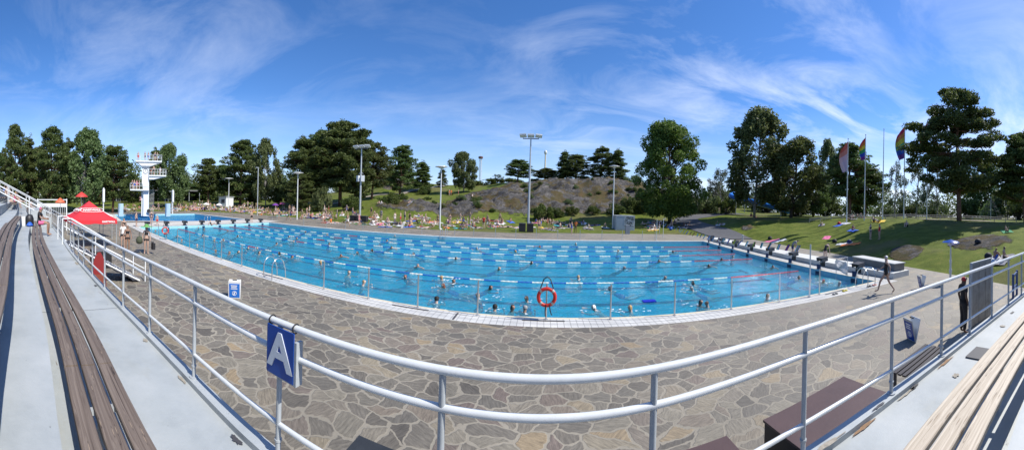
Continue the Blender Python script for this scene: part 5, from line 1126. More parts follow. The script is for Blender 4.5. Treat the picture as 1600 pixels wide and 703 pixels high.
cm = leaf_mesh('far_woods', leaves(cen, rad, 110000, .4, .6, 9)); tag(link('far_woods', cm, None, lm['pine']), 'mass of dark far off woodland behind the pool grounds', 'woodland', kind='stuff')
# ================================================================ PEOPLE
# joints: name -> (position, radius); bones: parent links.  Every figure faces +Y.
def R3(ax, deg): return Matrix.Rotation(math.radians(deg), 3, ax)
BON = [('pel', 'bel'), ('bel', 'che'), ('che', 'nec'), ('nec', 'hd1'), ('hd1', 'hd2')]
for s in 'LR': BON += [('che', 'sh'+s), ('sh'+s, 'el'+s), ('el'+s, 'wr'+s), ('wr'+s, 'ha'+s), ('pel', 'hi'+s), ('hi'+s, 'kn'+s), ('kn'+s, 'an'+s), ('an'+s, 'to'+s)]
RAD = dict(pel=(.125, .105), bel=(.105, .085), che=(.125, .095), nec=(.05, .05), hd1=(.072, .08), hd2=(.078, .09), sh=(.05, .05), el=(.038, .038), wr=(.025, .03), ha=(.024, .04), hi=(.088, .088), kn=(.054, .054), an=(.034, .036), to=(.032, .026))
STAND = dict(pel=(0, 0, .96), bel=(0, .01, 1.12), che=(0, 0, 1.33), nec=(0, -.005, 1.47), hd1=(0, .015, 1.57), hd2=(0, .02, 1.67))
def sym(d, **k):
    for a, v in k.items(): d[a+'L'] = (-v[0], v[1], v[2]); d[a+'R'] = v
    return d
POSES = {}
POSES['standing'] = sym(dict(STAND), sh=(.165, -.01, 1.41), el=(.225, -.04, 1.14), wr=(.24, .03, .91), ha=(.235, .06, .81), hi=(.085, 0, .90), kn=(.095, .02, .50), an=(.10, -.02, .085), to=(.12, .15, .03))
d = sym(dict(STAND), sh=(.165, -.01, 1.41), el=(.25, -.08, 1.17), wr=(.14, .02, .98), ha=(.10, .06, .95), hi=(.085, 0, .90), kn=(.10, .04, .50), an=(.11, -.02, .085), to=(.15, .14, .03)); POSES['hands_on_hips'] = d
d = sym(dict(STAND), sh=(.165, -.01, 1.41), el=(.21, -.04, 1.14), wr=(.2, .12, .95), ha=(.19, .17, .88), hi=(.085, 0, .90), kn=(.09, .02, .50), an=(.10, -.02, .085), to=(.12, .15, .03))
d.update(shL=(-.16, -.05, 1.41), elL=(-.2, -.22, 1.19), wrL=(-.2, -.20, .97), haL=(-.2, -.17, .88), elR=(.2, .13, 1.17), wrR=(.19, .33, 1.02), haR=(.19, .41, .98), knL=(-.09, .24, .55), anL=(-.09, .34, .13), toL=(-.1, .5, .08), knR=(.08, -.12, .5), anR=(.08, -.38, .16), toR=(.08, -.27, .03)); POSES['walking'] = d
POSES['sitting'] = sym(dict(pel=(0, 0, .11), bel=(0, -.05, .25), che=(0, -.12, .44), nec=(0, -.15, .58), hd1=(0, -.12, .67), hd2=(0, -.10, .76)), sh=(.165, -.13, .52), el=(.23, -.30, .30), wr=(.25, -.40, .06), ha=(.25, -.33, .03), hi=(.09, .03, .11), kn=(.12, .40, .36), an=(.11, .68, .06), to=(.12, .82, .06))
POSES['hugging_knees'] = sym(dict(pel=(0, 0, .11), bel=(0, .0, .25), che=(0, .06, .45), nec=(0, .10, .58), hd1=(0, .16, .66), hd2=(0, .19, .75)), sh=(.16, .06, .53), el=(.22, .23, .34), wr=(.10, .42, .33), ha=(.04, .47, .33), hi=(.09, .02, .12), kn=(.11, .32, .43), an=(.09, .48, .06), to=(.10, .62, .03))
POSES['crosslegged'] = sym(dict(pel=(0, 0, .11), bel=(0, .0, .26), che=(0, .02, .48), nec=(0, .03, .62), hd1=(0, .06, .71), hd2=(0, .07, .80)), sh=(.165, .02, .56), el=(.24, .08, .32), wr=(.16, .26, .24), ha=(.11, .32, .24), hi=(.09, .03, .12), kn=(.32, .28, .14), an=(.05, .36, .07), to=(-.08, .40, .06))
d = sym(dict(pel=(0, 0, .12), bel=(0, -.16, .12), che=(0, -.37, .14), nec=(0, -.52, .13), hd1=(0, -.61, .13), hd2=(0, -.70, .13)), sh=(.17, -.44, .12), el=(.27, -.22, .06), wr=(.25, .02, .05), ha=(.24, .1, .05), hi=(.09, .06, .11), kn=(.11, .46, .11), an=(.12, .86, .07), to=(.15, .92, .18)); POSES['lying_back'] = d
d = dict(d); d.update(knR=(.12, .36, .42), anR=(.12, .55, .06), toR=(.13, .7, .04), elL=(-.32, -.6, .08), wrL=(-.15, -.72, .07), haL=(-.08, -.74, .06)); POSES['lying_knee_up'] = d
POSES['lying_front'] = sym(dict(pel=(0, 0, .12), bel=(0, -.16, .12), che=(0, -.37, .15), nec=(0, -.52, .15), hd1=(0, -.60, .14), hd2=(0, -.69, .14)), sh=(.17, -.45, .13), el=(.30, -.55, .05), wr=(.15, -.72, .05), ha=(.07, -.74, .05), hi=(.09, .06, .11), kn=(.10, .46, .08), an=(.10, .86, .09), to=(.10, .95, .03))
POSES['on_elbows'] = sym(dict(pel=(0, 0, .12), bel=(0, -.16, .14), che=(0, -.36, .23), nec=(0, -.47, .33), hd1=(0, -.53, .41), hd2=(0, -.56, .49)), sh=(.17, -.40, .28), el=(.20, -.42, .05), wr=(.10, -.64, .05), ha=(.05, -.70, .05), hi=(.09, .06, .11), kn=(.10, .46, .08), an=(.10, .62, .42), to=(.10, .55, .54))
POSES['bench_sitting'] = sym(dict(pel=(0, 0, .12), bel=(0, .02, .27), che=(0, .05, .48), nec=(0, .07, .62), hd1=(0, .11, .71), hd2=(0, .14, .80)), sh=(.165, .04, .56), el=(.22, .16, .34), wr=(.12, .36, .30), ha=(.07, .42, .30), hi=(.09, .04, .12), kn=(.11, .44, .14), an=(.11, .42, -.33), to=(.12, .57, -.38))
d = sym(dict(STAND), sh=(.165, -.01, 1.41), el=(.225, -.04, 1.14), wr=(.24, .03, .91), ha=(.235, .06, .81), hi=(.085, 0, .90), kn=(.095, .02, .50), an=(.10, -.02, .085), to=(.12, .15, .03))
d.update(pel=(0, -.08, .94), bel=(0, .03, 1.06), che=(0, .2, 1.2), nec=(0, .33, 1.27), hd1=(0, .42, 1.29), hd2=(0, .50, 1.31), shR=(.165, .26, 1.24), elR=(.2, .28, .96), wrR=(.18, .34, .74), haR=(.17, .37, .66), shL=(-.165, .26, 1.24), elL=(-.2, .26, .96), wrL=(-.18, .3, .74), haL=(-.17, .33, .66)); POSES['bending'] = d
d = sym(dict(pel=(0, -.58, -.30), bel=(0, -.42, -.24), che=(0, -.2, -.12), nec=(0, -.06, .0), hd1=(0, .0, .08), hd2=(0, .02, .18)), sh=(.17, -.14, -.04), el=(.33, .08, -.05), wr=(.28, .33, -.02), ha=(.24, .42, -.01), hi=(.09, -.64, -.33), kn=(.16, -.95, -.45), an=(.18, -1.25, -.42), to=(.2, -1.4, -.4)); POSES['breaststroke'] = d
d = dict(d); d.update(elR=(.30, .15, .10), wrR=(.24, .42, .06), haR=(.22, .52, .0), elL=(-.22, -.35, -.05), wrL=(-.25, -.55, -.12), haL=(-.25, -.65, -.14)); POSES['front_crawl'] = d
POSES['standing_in_water'] = sym(dict(pel=(0, -.14, -.36), bel=(0, -.09, -.27), che=(0, -.03, -.14), nec=(0, -.01, .03), hd1=(0, .03, .12), hd2=(0, .04, .22)), sh=(.165, -.03, -.04), el=(.32, .08, -.12), wr=(.25, .32, -.03), ha=(.2, .4, -.02), hi=(.09, -.14, -.40), kn=(.13, .14, -.50), an=(.12, -.10, -.56), to=(.12, -.02, -.60))
UPV = {'lying_back': ((0, -1, 0), (0, 0, 1)), 'lying_knee_up': ((0, -1, 0), (0, 0, 1)), 'lying_front': ((0, -1, 0), (.6, 0, -.8)), 'bending': ((0, .55, .83), (0, .83, -.55))}   # (crown direction, face direction)
CR_F = {}
def segd(p, a, b):
    ab = b-a; t = max(0, min(1, (p-a).dot(ab)/max(1e-9, ab.dot(ab)))); return (p-(a+ab*t)).length, t
def body_mesh(pose, fem, fingers=False, sub=1):
    key = (pose, fem, fingers)
    if key in CR_F: return CR_F[key]
    J = {k_: Vector(v) for k_, v in POSES[pose].items()}
    if fem:
        for s in 'LR':
            J['sh'+s].x *= .9; 
    names = list(J); idx = {n: i for i, n in enumerate(names)}; vs = [J[n] for n in names]; es = [(idx[a], idx[b]) for a, b in BON]
    rad = []
    for n in names:
        b = n if n in RAD else n[:-1]; r = RAD[b]; k_ = 1.
        if fem: k_ = {'bel': .88, 'che': .92, 'sh': .85, 'el': .85, 'wr': .9, 'pel': 1.05, 'hi': 1.04}.get(b, 1.)
        rad.append((r[0]*k_, r[1]*k_))
    roots = [idx['pel']]
    if fingers:
        for s in 'LR':
            w, h = J['wr'+s], J['ha'+s]; f = (h-w).normalized(); sd = f.orthogonal().normalized(); sg = -1 if s == 'L' else 1
            inw = Vector((-sg, 0, 0)); inw = (inw-f*inw.dot(f)).normalized(); sd = f.cross(inw).normalized()*sg
            for q, (off, L_) in enumerate(((-.03, .062), (-.01, .075), (.01, .08), (.03, .07))):
                b = len(vs); o = h+sd*off*.95; roots.append(b); vs += [o-f*.01, o+f*L_*.5+inw*.006, o+f*L_*.85+inw*.03]; es += [(b, b+1), (b+1, b+2)]; rad += [(.011, .011), (.0095, .0095), (.008, .008)]
            b = len(vs); o = h-f*.05+sd*.03; roots.append(b); vs += [o, o+f*.03+sd*.028, o+f*.065+sd*.03+inw*.02]; es += [(b, b+1), (b+1, b+2)]; rad += [(.013, .013), (.011, .011), (.009, .009)]
    me = bpy.data.meshes.new('sk'); me.from_pydata(vs, es, []); o = bpy.data.objects.new('sk', me); COL.objects.link(o)
    md = o.modifiers.new('s', 'SKIN'); md.use_smooth_shade = True
    for i, r in enumerate(rad): me.skin_vertices[0].data[i].radius = r; me.skin_vertices[0].data[i].use_root = i in roots
    sb_ = o.modifiers.new('u', 'SUBSURF'); sb_.levels = sub; sb_.render_levels = sub
    bpy.context.view_layer.update(); out = bpy.data.meshes.new_from_object(o.evaluated_get(bpy.context.evaluated_depsgraph_get())); bpy.data.objects.remove(o)
    # face: nose and brow pulled out of the head
    up, fc = UPV.get(pose, ((0, 0, 1), (0, 1, 0))); up, fc = Vector(up), Vector(fc); hc = (J['hd1']+J['hd2'])/2
    out.name = 'person_body'; CR_F[key] = (out, J, up, fc, hc); return CR_F[key]
def shell(me, test, off, name):
    bm = bmesh.new(); bm.from_mesh(me); bm.normal_update(); kill = [f for f in bm.faces if not test(f.calc_center_median(), f.normal)]
    nv = {v: v.normal.copy() for v in bm.verts}
    for v in bm.verts: v.co += nv[v]*off
    bmesh.ops.delete(bm, geom=kill, context='FACES')
    if len(bm.faces) == 0: bm.free(); return None
    ext = bmesh.ops.extrude_face_region(bm, geom=bm.faces[:]) if False else None
    r = bpy.data.meshes.new(name); bm.to_mesh(r); bm.free(); r.polygons.foreach_set('use_smooth', [True]*len(r.polygons)); return r
def nearest(J, p):
    return min(((*segd(p, J[a], J[b]), a, b) for a, b in BON), key=lambda q: q[0])
CL = {}
def cloth_mesh(key, outfit):
    k2 = (key, outfit)
    if k2 in CL: return CL[k2]
    me, J, up, fc, hc = CR_F[key]
    tors = (J['che']-J['pel']); tl = tors.length
    def tz(p): return (p-J['pel']).dot(tors.normalized())/tl
    def test(p, n):
        d_, t, a, b = nearest(J, p); z_ = tz(p); trunk = a in ('pel', 'bel', 'che') and b[:2] in ('be', 'ch', 'hi', 'sh', 'ne')
        if outfit == 'bikini': return (trunk or (a[:2] == 'hi' and t < .12)) and (-.42 < z_ < .06 or .62 < z_ < .93) and not (b[:2] == 'sh' and t > .6)
        if outfit == 'swimsuit': return (trunk and z_ < .98 and not (b[:2] == 'sh' and t > .55)) or (a[:2] == 'hi' and t < .06)
        if outfit == 'trunks': return (a[:2] == 'hi' and t < .55) or (trunk and z_ < .12)
        if outfit == 'briefs': return (trunk and z_ < .08) or (a[:2] == 'hi' and t < .10)
        if outfit == 'shirt': return (trunk and z_ > -.1) or (a[:2] == 'sh' and t < .5) or a[:2] == 'ch' or (b[:2] == 'be')
        if outfit == 'trousers': return a[:2] in ('hi',) or (a[:2] == 'kn' and t < .85) or (trunk and z_ < .1)
        return False
    CL[k2] = shell(me, test, .014, outfit if outfit != 'trunks' else 'swim_trunks'); return CL[k2]
HR = {}
def hair_mesh(key, long_):
    k2 = (key, long_)
    if k2 in HR: return HR[k2]
    me, J, up, fc, hc = CR_F[key]
    def test(p, n):
        if (p-hc).length > .17: return False
        q = p-hc; u_, f_ = q.dot(up), q.dot(fc); 
        if nearest(J, p)[2:] not in (('hd1', 'hd2'), ('nec', 'hd1')): return False
        return u_ > .045 or f_ < (-.005 if u_ > (-.10 if long_ else -.05) else -9)
    r = shell(me, test, .018, 'hair'); HR[k2] = r; return r
NOSE = {}
def nose_mesh(key):
    if key in NOSE: return NOSE[key]
    me, J, up, fc, hc = CR_F[key]; mb = MB(); sd = up.cross(fc); c = hc+fc*.078
    mb.tube([c+up*.03-fc*.01, c+up*.0+fc*.006, c-up*.02+fc*.018, c-up*.028+fc*.0], [.008, .012, .014, .006], 6)
    m = bpy.data.meshes.new('nose'); m.from_pydata(mb.v, [], mb.f); NOSE[key] = m; return m
def face_mesh(key):
    k2 = (key, 'f')
    if k2 in NOSE: return NOSE[k2]
    me, J, up, fc, hc = CR_F[key]; mb = MB(); sd = up.cross(fc)
    for s in (-1, 1): c = hc+fc*.082+sd*.030*s+up*.018; mb.tube([c-sd*.011, c+sd*.011], .006, 6)
    c = hc+fc*.080-up*.05; mb.tube([c-sd*.02, c+sd*.02], .005, 5)
    m = bpy.data.meshes.new('face'); m.from_pydata(mb.v, [], mb.f); NOSE[k2] = m; return m
SKIN = {'pale': mat('skin_pale', (.52, .37, .30), .5), 'fair': mat('skin_fair', (.43, .285, .215), .5), 'tan': mat('skin_tan', (.29, .17, .115), .5), 'brown': mat('skin_brown', (.12, .06, .035), .5)}
HAIRC = {'blond': (.38, .25, .11), 'brown': (.07, .035, .018), 'dark': (.012, .010, .009), 'grey': (.30, .29, .28), 'red': (.22, .06, .02)}
CLC = {'black': (.012, .012, .014), 'navy': (.012, .02, .09), 'blue': (.02, .10, .45), 'red': (.5, .02, .02), 'white': (.72, .71, .69), 'pink': (.6, .12, .25), 'green': (.03, .22, .08), 'yellow': (.65, .45, .04), 'orange': (.6, .16, .02), 'purple': (.14, .03, .25), 'grey': (.2, .2, .21), 'turquoise': (.03, .35, .38)}
def objm(name, mesh, m, parent=None):
    o = bpy.data.objects.new(name, mesh); COL.objects.link(o)
    if not mesh.materials: mesh.materials.append(m)
    o.material_slots[0].link = 'OBJECT'; o.material_slots[0].material = m
    if parent is not None: o.parent = parent
    return o
def person(loc, rz, pose, fem, skin, outfit, col, hair, label, group=None, long_=False, cap=None, scale=1., fingers=False, cat='person', outfit2=None, col2=None):
    key = (pose, fem, fingers); body_mesh(pose, fem, fingers); me = CR_F[key][0]
    r = objm('person', me, SKIN[skin]); r.location = loc; r.rotation_euler = (0, 0, rz); r.scale = (scale,)*3; tag(r, label, cat, group)
    for of, cc_ in ((outfit, col), (outfit2, col2)):
        if of:
            c = cloth_mesh(key, of)
            if c: objm(of if of != 'trunks' else 'swim_trunks', c, mat('cloth_'+cc_, CLC[cc_], .7), r)
    h = hair_mesh(key, long_)
    if h: objm('swim_cap' if cap else 'hair', h, mat('cap_'+cap, CLC[cap], .4) if cap else mat('hair_'+hair, HAIRC[hair], .7), r)
    if fingers: objm('nose', nose_mesh(key), SKIN[skin], r); objm('eyes_and_mouth', face_mesh(key), mat('face_dark', (.08, .03, .025), .5), r)
    return r
def toward(p, a):   # rotation so that a figure at p faces bearing a (degrees, 0 = towards the camera)
    return math.atan2(-p[1], -p[0])-PI/2+math.radians(a)
def G(x, y): p = P(x, y, 0); return p
# ---- near, individually posed people (position, facing)
def near(x, y, ang, *a, z=0., **k): p = P(x, y, z); return person(p, toward(p, ang), *a, fingers=True, **k)
w1 = near(1384, 458, -100, 'walking', True, 'fair', 'swimsuit', 'black', 'blond', 'person in a black swimsuit and pale cap striding along the right corner of the deck', cap='white')
w2 = near(228.5, 397, 0, 'standing', True, 'fair', 'bikini', 'black', 'brown', 'person in black bikini and wide green hat carrying bags on the paving', long_=True)
w3 = near(199, 394, 5, 'standing', True, 'tan', 'bikini', 'black', 'brown', 'person in a black bikini and white head scarf, nearest walker on the left paving', cap='white')
w4 = near(192, 388, -5, 'standing', True, 'fair', 'shirt', 'white', 'dark', 'person in an open white shirt behind the walker in a white head scarf', long_=True, outfit2='briefs', col2='black')
w5 = near(193.5, 372, 0, 'standing', True, 'fair', 'bikini', 'black', 'brown', 'person in dark bikini top, rearmost walker on the left paving', scale=.98)
w6 = near(1289, 411, 150, 'bending', True, 'pale', 'swimsuit', 'black', 'dark', 'person in a black swimsuit leaning over by the starting blocks on the right')
w7 = near(1238, 402, 100, 'bending', False, 'fair', 'shirt', 'grey', 'dark', 'person in a grey shirt and navy shorts stooping beside the starting blocks', outfit2='trunks', col2='navy')
w8 = near(1505, 521, 120, 'standing', False, 'brown', 'shirt', 'black', 'red', 'person in a black shirt and dark trousers in red cap beside the grey panels', cap='red', outfit2='trousers', col2='black', scale=1.0)
for x, y, a, fem, of, c, hr, lb in ((236.5, 350.5, 0, True, 'bikini', 'black', 'dark', 'person in a black bikini standing between the two pools'), (245.5, 352.5, 20, False, 'trunks', 'red', 'brown', 'child in red trunks beside the one in a black bikini'), (213, 354, 60, False, 'trunks', 'navy', 'dark', 'person in navy shorts at the near corner of the diving pool'), (393, 347, 30, False, 'trunks', 'black', 'brown', 'person in black trunks walking at the end of the diving pool'), (330, 353, 90, True, 'swimsuit', 'black', 'dark', 'person sitting on the strip between the two pools')):
    p = G(x, y); person(p, toward(p, a), 'standing' if x != 330 else 'sitting', fem, 'fair', of, c, hr, lb, scale=.78 if 'child' in lb else 1)
# hat and bags
p = Vector(w2.location); u = Vector((p.x, p.y, 0)).normalized(); sdv = Vector((-p.y, p.x, 0)).normalized()*-1
MB().lathe([(.36, 0), (.34, .02), (.14, .03), (.13, .14), (.06, .17), (.01, .175)], n=18).build('sun_hat', mat('hat_green', (.14, .34, .10), .8), None, True, label='wide green sun hat on the head of the person in a black bikini', cat='hat').location = p+Vector((0, 0, 1.66))
mb = MB().lathe([(.1, 0), (.2, .08), (.22, .25), (.16, .4), (.06, .46)], n=12); mb.tube([(-.1, 0, .4), (-.05, 0, .7), (.05, 0, .7), (.1, 0, .4)], .015, 5)
mb.build('beach_bag', mat('bag_olive', (.06, .07, .04), .8), None, True, label='olive beach bag hanging beside the person with the green hat', cat='bag').location = p-sdv*.42+Vector((0, 0, .62))
mb = MB().box((0, 0, .2), (.28, .16, .38)); mb.tube([(-.08, 0, .38), (0, 0, .5), (.08, 0, .38)], .015, 5).box((0, -.085, .42), (.1, .03, .12))
mb.build('cool_bag', black, None, label='black cool bag with a yellow tag carried low by the person with the green hat', cat='bag').location = p+sdv*.42+Vector((0, 0, .28))
# seated person on the first bench at the left, with backpack
q = rpo(-15.2, 1.0); w9 = person((q.x, q.y, 2.12), math.radians(-18), 'bench_sitting', True, 'tan', 'shirt', 'black', 'brown', 'person in a black top and pink cap sitting on the end of the left bench', cap='pink', fingers=True, outfit2='trunks', col2='pink', scale=1.05)
MB().lathe([(.12, 0), (.2, .08), (.2, .35), (.14, .5), (.05, .54)], n=10).build('backpack', black, None, True, label='black backpack standing on the bench beside the seated person', cat='bag').location = (q.x+.02, q.y-.42, 2.11)
MB().lathe([(.12, 0), (.16, .06), (.10, .16), (.04, .2)], n=9).build('towel', mat('cloth_blue', CLC['blue']), None, True, label='crumpled blue towel under the backpack on the left bench', cat='towel').location = (q.x+.25, q.y-.42, 2.11)
# walkers on the right lawn and couples there
def lawn(x, y, rho_guess=None):
    # first ground hit along the sight line
    d = ray(x, y); s = 14.
    while s < 260:
        p = EYE+d*(s/math.hypot(d.x, d.y)); r_ = math.hypot(p.x, p.y); u_ = azpx(p.x, p.y); e = math.hypot(*P(u_, gey(u_)).xy) if True else 0
        g = gz(p.x, p.y)[0] if r_ > e else 0.
        if p.z <= g: return Vector((p.x, p.y, g))
        s += .3
    return Vector((p.x, p.y, g))
towel_n = 0
TOW = ['white', 'blue', 'pink', 'orange', 'yellow', 'grey', 'turquoise', 'green', 'purple', 'red']
PERP = bpy.data.meshes.new('towel_sheet'); vs = []; 
for i in range(9):
    for j in range(5): vs.append(((j/4-.5)*.85, (i/8-.5)*1.8, .05+.03*math.sin(i*2.1+j*1.7)+.02*math.sin(j*3.)))
PERP.from_pydata(vs, [], [(i*5+j, i*5+j+1, i*5+6+j, i*5+5+j) for i in range(8) for j in range(4)]); PERP.materials.append(white_m)
def towel(p, rz, c, label):
    o = objm('towel', PERP, mat('towel_'+c, tuple(min(.85, x*1.15+.03) for x in CLC[c]), .9, var=.12, vs=6)); o.location = p; o.rotation_euler = (0, 0, rz); o.scale = (random.uniform(.9, 1.15), random.uniform(.9, 1.1), 1); tag(o, label, 'towel', 'towels spread on the lawns'); 
    e = .5; gx = (gz(p.x+e, p.y)[0]-gz(p.x-e, p.y)[0])/(2*e); gy = (gz(p.x, p.y+e)[0]-gz(p.x, p.y-e)[0])/(2*e); n = Vector((-gx, -gy, 1)).normalized()
    o.rotation_euler = (n.to_track_quat('Z', 'Y').to_matrix()@Matrix.Rotation(rz, 3, 'Z')).to_euler(); return o
def zone(x):
    Z = [(60, 'the left stand'), (175, 'the red canopy tent'), (230, 'the diving tower'), (290, 'the cafe'), (358, 'the leftmost disc lamp'), (402, 'the thin lamp post'), (464, 'the disc lamp by the pines'), (562, 'the loudspeaker mast'), (620, 'the sloping rocks'), (687, 'the middle disc lamp'), (755, 'the rock foot'), (825, 'the tallest mast'), (890, 'the bushy rock foot'), (957, 'the lamp beside the container'), (985, 'the graffiti container'), (1046, 'the huge leafy tree'), (1110, 'the asphalt path'), (1180, 'the drooping birch'), (1237, 'the very dark tree'), (1326, 'the pink flag'), (1380, 'the bare flagpole'), (1416, 'the large rainbow flag'), (1500, 'the biggest pine'), (1600, 'the right edge')]
    return min(Z, key=lambda z_: abs(z_[0]-x))[1]
PT = {'standing': 'standing', 'hands_on_hips': 'standing with bent arms', 'walking': 'walking', 'sitting': 'sitting leaning back', 'hugging_knees': 'sitting hugging knees', 'crosslegged': 'sitting cross-legged', 'lying_back': 'lying on the back', 'lying_knee_up': 'lying with one knee up', 'lying_front': 'lying face down', 'on_elbows': 'propped on elbows', 'bending': 'bending over', 'bench_sitting': 'sitting'}
CT = {'bikini': 'bikini', 'swimsuit': 'swimsuit', 'trunks': 'trunks', 'shirt': 'shirt', 'briefs': 'briefs'}
R5 = random.Random(42); used = set()
def sunbather(x, y, pose=None, fem=None, of=None, c=None, tw=None, pos=None, scale=None, ang=None):
    global towel_n
    p = pos if pos is not None else lawn(x, y)
    for _ in range(30):
        ps_ = pose or R5.choices(list(PT)[:10], [8, 2, 4, 16, 12, 12, 12, 10, 12, 10])[0]; fm = (R5.random() < .6) if fem is None else fem
        o_ = of or (R5.choices(['bikini', 'swimsuit', 'shirt'], [6, 3, 1.5])[0] if fm else R5.choices(['trunks', 'briefs', 'shirt'], [6, 2, 1.5])[0]); cc_ = c or R5.choices(list(CLC), [10, 6, 3, 2.5, 5, 1, 1.2, .7, .7, .4, 4, .8])[0]; hr = R5.choices(list(HAIRC), [6, 7, 5, 1.5, 1])[0]
        lb = '%s-haired person in %s %s %s near %s' % (hr, cc_, CT[o_], PT[ps_], zone(x))
        if lb not in used: break
    used.add(lb); sk = R5.choices(['pale', 'fair', 'tan', 'brown'], [5, 6, 3, .5])[0]; rz = toward(p, R5.uniform(-180, 180)) if ang is None else toward(p, ang)
    flat = ps_ not in ('standing', 'hands_on_hips', 'walking')
    pr_ = person(p+Vector((0, 0, .04 if flat else 0)), rz, ps_, fm, sk, o_, cc_, hr, lb, 'people on the lawns', long_=fm and R5.random() < .7, scale=scale or R5.uniform(.93, 1.06), outfit2=('briefs' if o_ == 'shirt' else None), col2=('black' if o_ == 'shirt' else None))
    if flat:
        e = .5; gx = (gz(p.x+e, p.y)[0]-gz(p.x-e, p.y)[0])/(2*e); gy = (gz(p.x, p.y+e)[0]-gz(p.x, p.y-e)[0])/(2*e)
        if 'lying' in ps_ or ps_ == 'on_elbows': n = Vector((-gx, -gy, 1)).normalized(); pr_.rotation_euler = (n.to_track_quat('Z', 'Y').to_matrix()@Matrix.Rotation(rz, 3, 'Z')).to_euler()
        if (tw or R5.random() < .62) and tw is not False:
            tc2 = tw or R5.choices(TOW, [14, 3, .8, .8, 1, 5, 1, 1, .5, .8])[0]; towel(Vector((p.x, p.y, p.z)), rz, tc2, '%s towel under the %s-haired person in %s %s near %s' % (tc2, hr, cc_, CT[o_], zone(x)))
    return pr_
# specific ones on the right lawn
for a in [(1360, 375, 'standing', True, 'bikini', 'black', 60), (1374, 375, 'standing', True, 'swimsuit', 'red', -60)]: sunbather(a[0], a[1], a[2], a[3], a[4], a[5], ang=a[6])
for a in [(1129, 351, 'lying_front', 'white'), (1122, 352, 'sitting', 'white'), (1173, 338, 'hugging_knees', 'pink'), (1179, 339.5, 'lying_back', 'pink'), (1284, 352.5, 'on_elbows', 'grey'), (1328, 345, 'sitting', False), (1333, 343, 'hugging_knees', 'grey'), (1340, 342, 'crosslegged', False), (1346, 341, 'sitting', False), (1332, 361, 'hugging_knees', 'blue'), (1365, 347, 'sitting', False), (1371, 347, 'on_elbows', 'yellow'), (1417, 356, 'hugging_knees', False), (1554, 408, 'hugging_knees', 'white'), (1568, 408, 'crosslegged', 'grey'), (1573, 362, 'on_elbows', 'green')]: sunbather(a[0], a[1], a[2], tw=a[3])
for x, y, c in ((1206, 377, 'pink'), (1217, 378, 'white'), (1292, 372, 'pink'), (1321, 350, 'white'), (1312, 352, 'blue'), (1319, 382, 'white'), (1329, 383, 'orange'), (1378, 346, 'yellow'), (1488, 382, 'navy'), (1055, 349, 'white')): p = lawn(x, y); towel(p, R5.uniform(0, 3), c, '%s towel lying empty on the lawn near %s' % (c, zone(x)))
for x, y, c, l_ in ((1304, 379, 'black', 'black bag on the right lawn beside the white and orange towels'), (1327, 380, 'navy', 'navy bag on the orange towel on the right lawn'), (1311, 351, 'red', 'small red bag at the head of a towel near the flagpoles'), (1203, 374, 'black', 'open black bag beside the pink towel by the right deck'), (1544, 405, 'black', 'black rucksack next to the two people seated at the far right'), (1528, 381, 'black', 'lone dark bag in the tree shade on the right lawn')):
    p = lawn(x, y); MB().lathe([(.2, 0), (.28, .08), (.24, .25), (.12, .36), (.03, .38)], n=10).build('bag', mat('cloth_'+c, CLC[c]), None, True, label=l_, cat='bag').location = p
# the crowd: measured clusters (x from, x to, y from, y to, how many)
CROWD = [(180, 245, 322, 331, 14), (245, 330, 320, 331, 26), (300, 352, 320, 329, 20), (352, 405, 322, 333, 26), (405, 470, 326, 338, 30), (470, 520, 331, 343, 18), (500, 560, 333, 350, 24), (560, 600, 338, 352, 14), (600, 640, 344, 356, 14), (640, 686, 338, 357, 22), (690, 730, 345, 358, 12), (722, 770, 344, 359, 19), (772, 812, 344, 358, 13), (830, 880, 345, 361, 17), (885, 925, 345, 362, 9), (925, 970, 341, 360, 3), (1000, 1030, 348, 361, 10), (1030, 1075, 349, 361, 8)]
for x0, x1, y0, y1, n in CROWD:
    for i in range(n):
        x, y = R5.uniform(x0, x1), R5.uniform(y0+1, y1-.5); sunbather(x, y)
for x, y, ps_ in ((505, 349, 'standing'), (585, 345, 'standing'), (436, 342, 'standing'), (543, 354.5, 'walking'), (561, 352, 'standing'), (451, 345, 'walking'), (842, 361.5, 'standing'), (845, 359, 'standing'), (893, 366, 'standing'), (899, 364.5, 'hands_on_hips'), (761, 351, 'standing'), (410, 336, 'walking'), (380, 333, 'standing'), (580, 338, 'standing')): sunbather(x, y, ps_)
for x, y in ((702, 306), (705, 306.5), (716, 306), (738, 309), (592, 319), (595, 319), (640, 318.5)): sunbather(x, y, R5.choice(['standing', 'sitting']) if y < 307 else 'sitting')
for i in range(8): x, y = R5.uniform(600, 1070), R5.uniform(346, 358); towel(lawn(x, y), R5.uniform(0, 3), R5.choice(TOW), 'plain towel spread empty on the far lawn near %s' % zone(x))
p = lawn(627, 356.5); t = empty('deck_chair', p, 'white reclined deck chair facing away on the far lawn', 'deck chair', rz=toward(p, 60)); MB().box((0, .25, .42), (.6, .05, 1.0), R=R3('X', -25)).build('backrest', white_m, t); MB().box((0, -.35, .25), (.6, .8, .05)).build('seat', white_m, t)
for s in (-.27, .27): MB().tube([(s, -.7, 0), (s, .1, .3)], .02, 5).tube([(s, .5, 0), (s, -.2, .26)], .02, 5).build('leg', galv, t)
p = lawn(1048, 360); MB().lathe([(.02, 0), (.2, .05), (.3, .25), (.2, .45), (.02, .5)], n=12).build('beach_ball', mat('ball', (.05, .12, .5), .4), None, True, label='blue and red beach ball by the outdoor showers', cat='ball').location = p
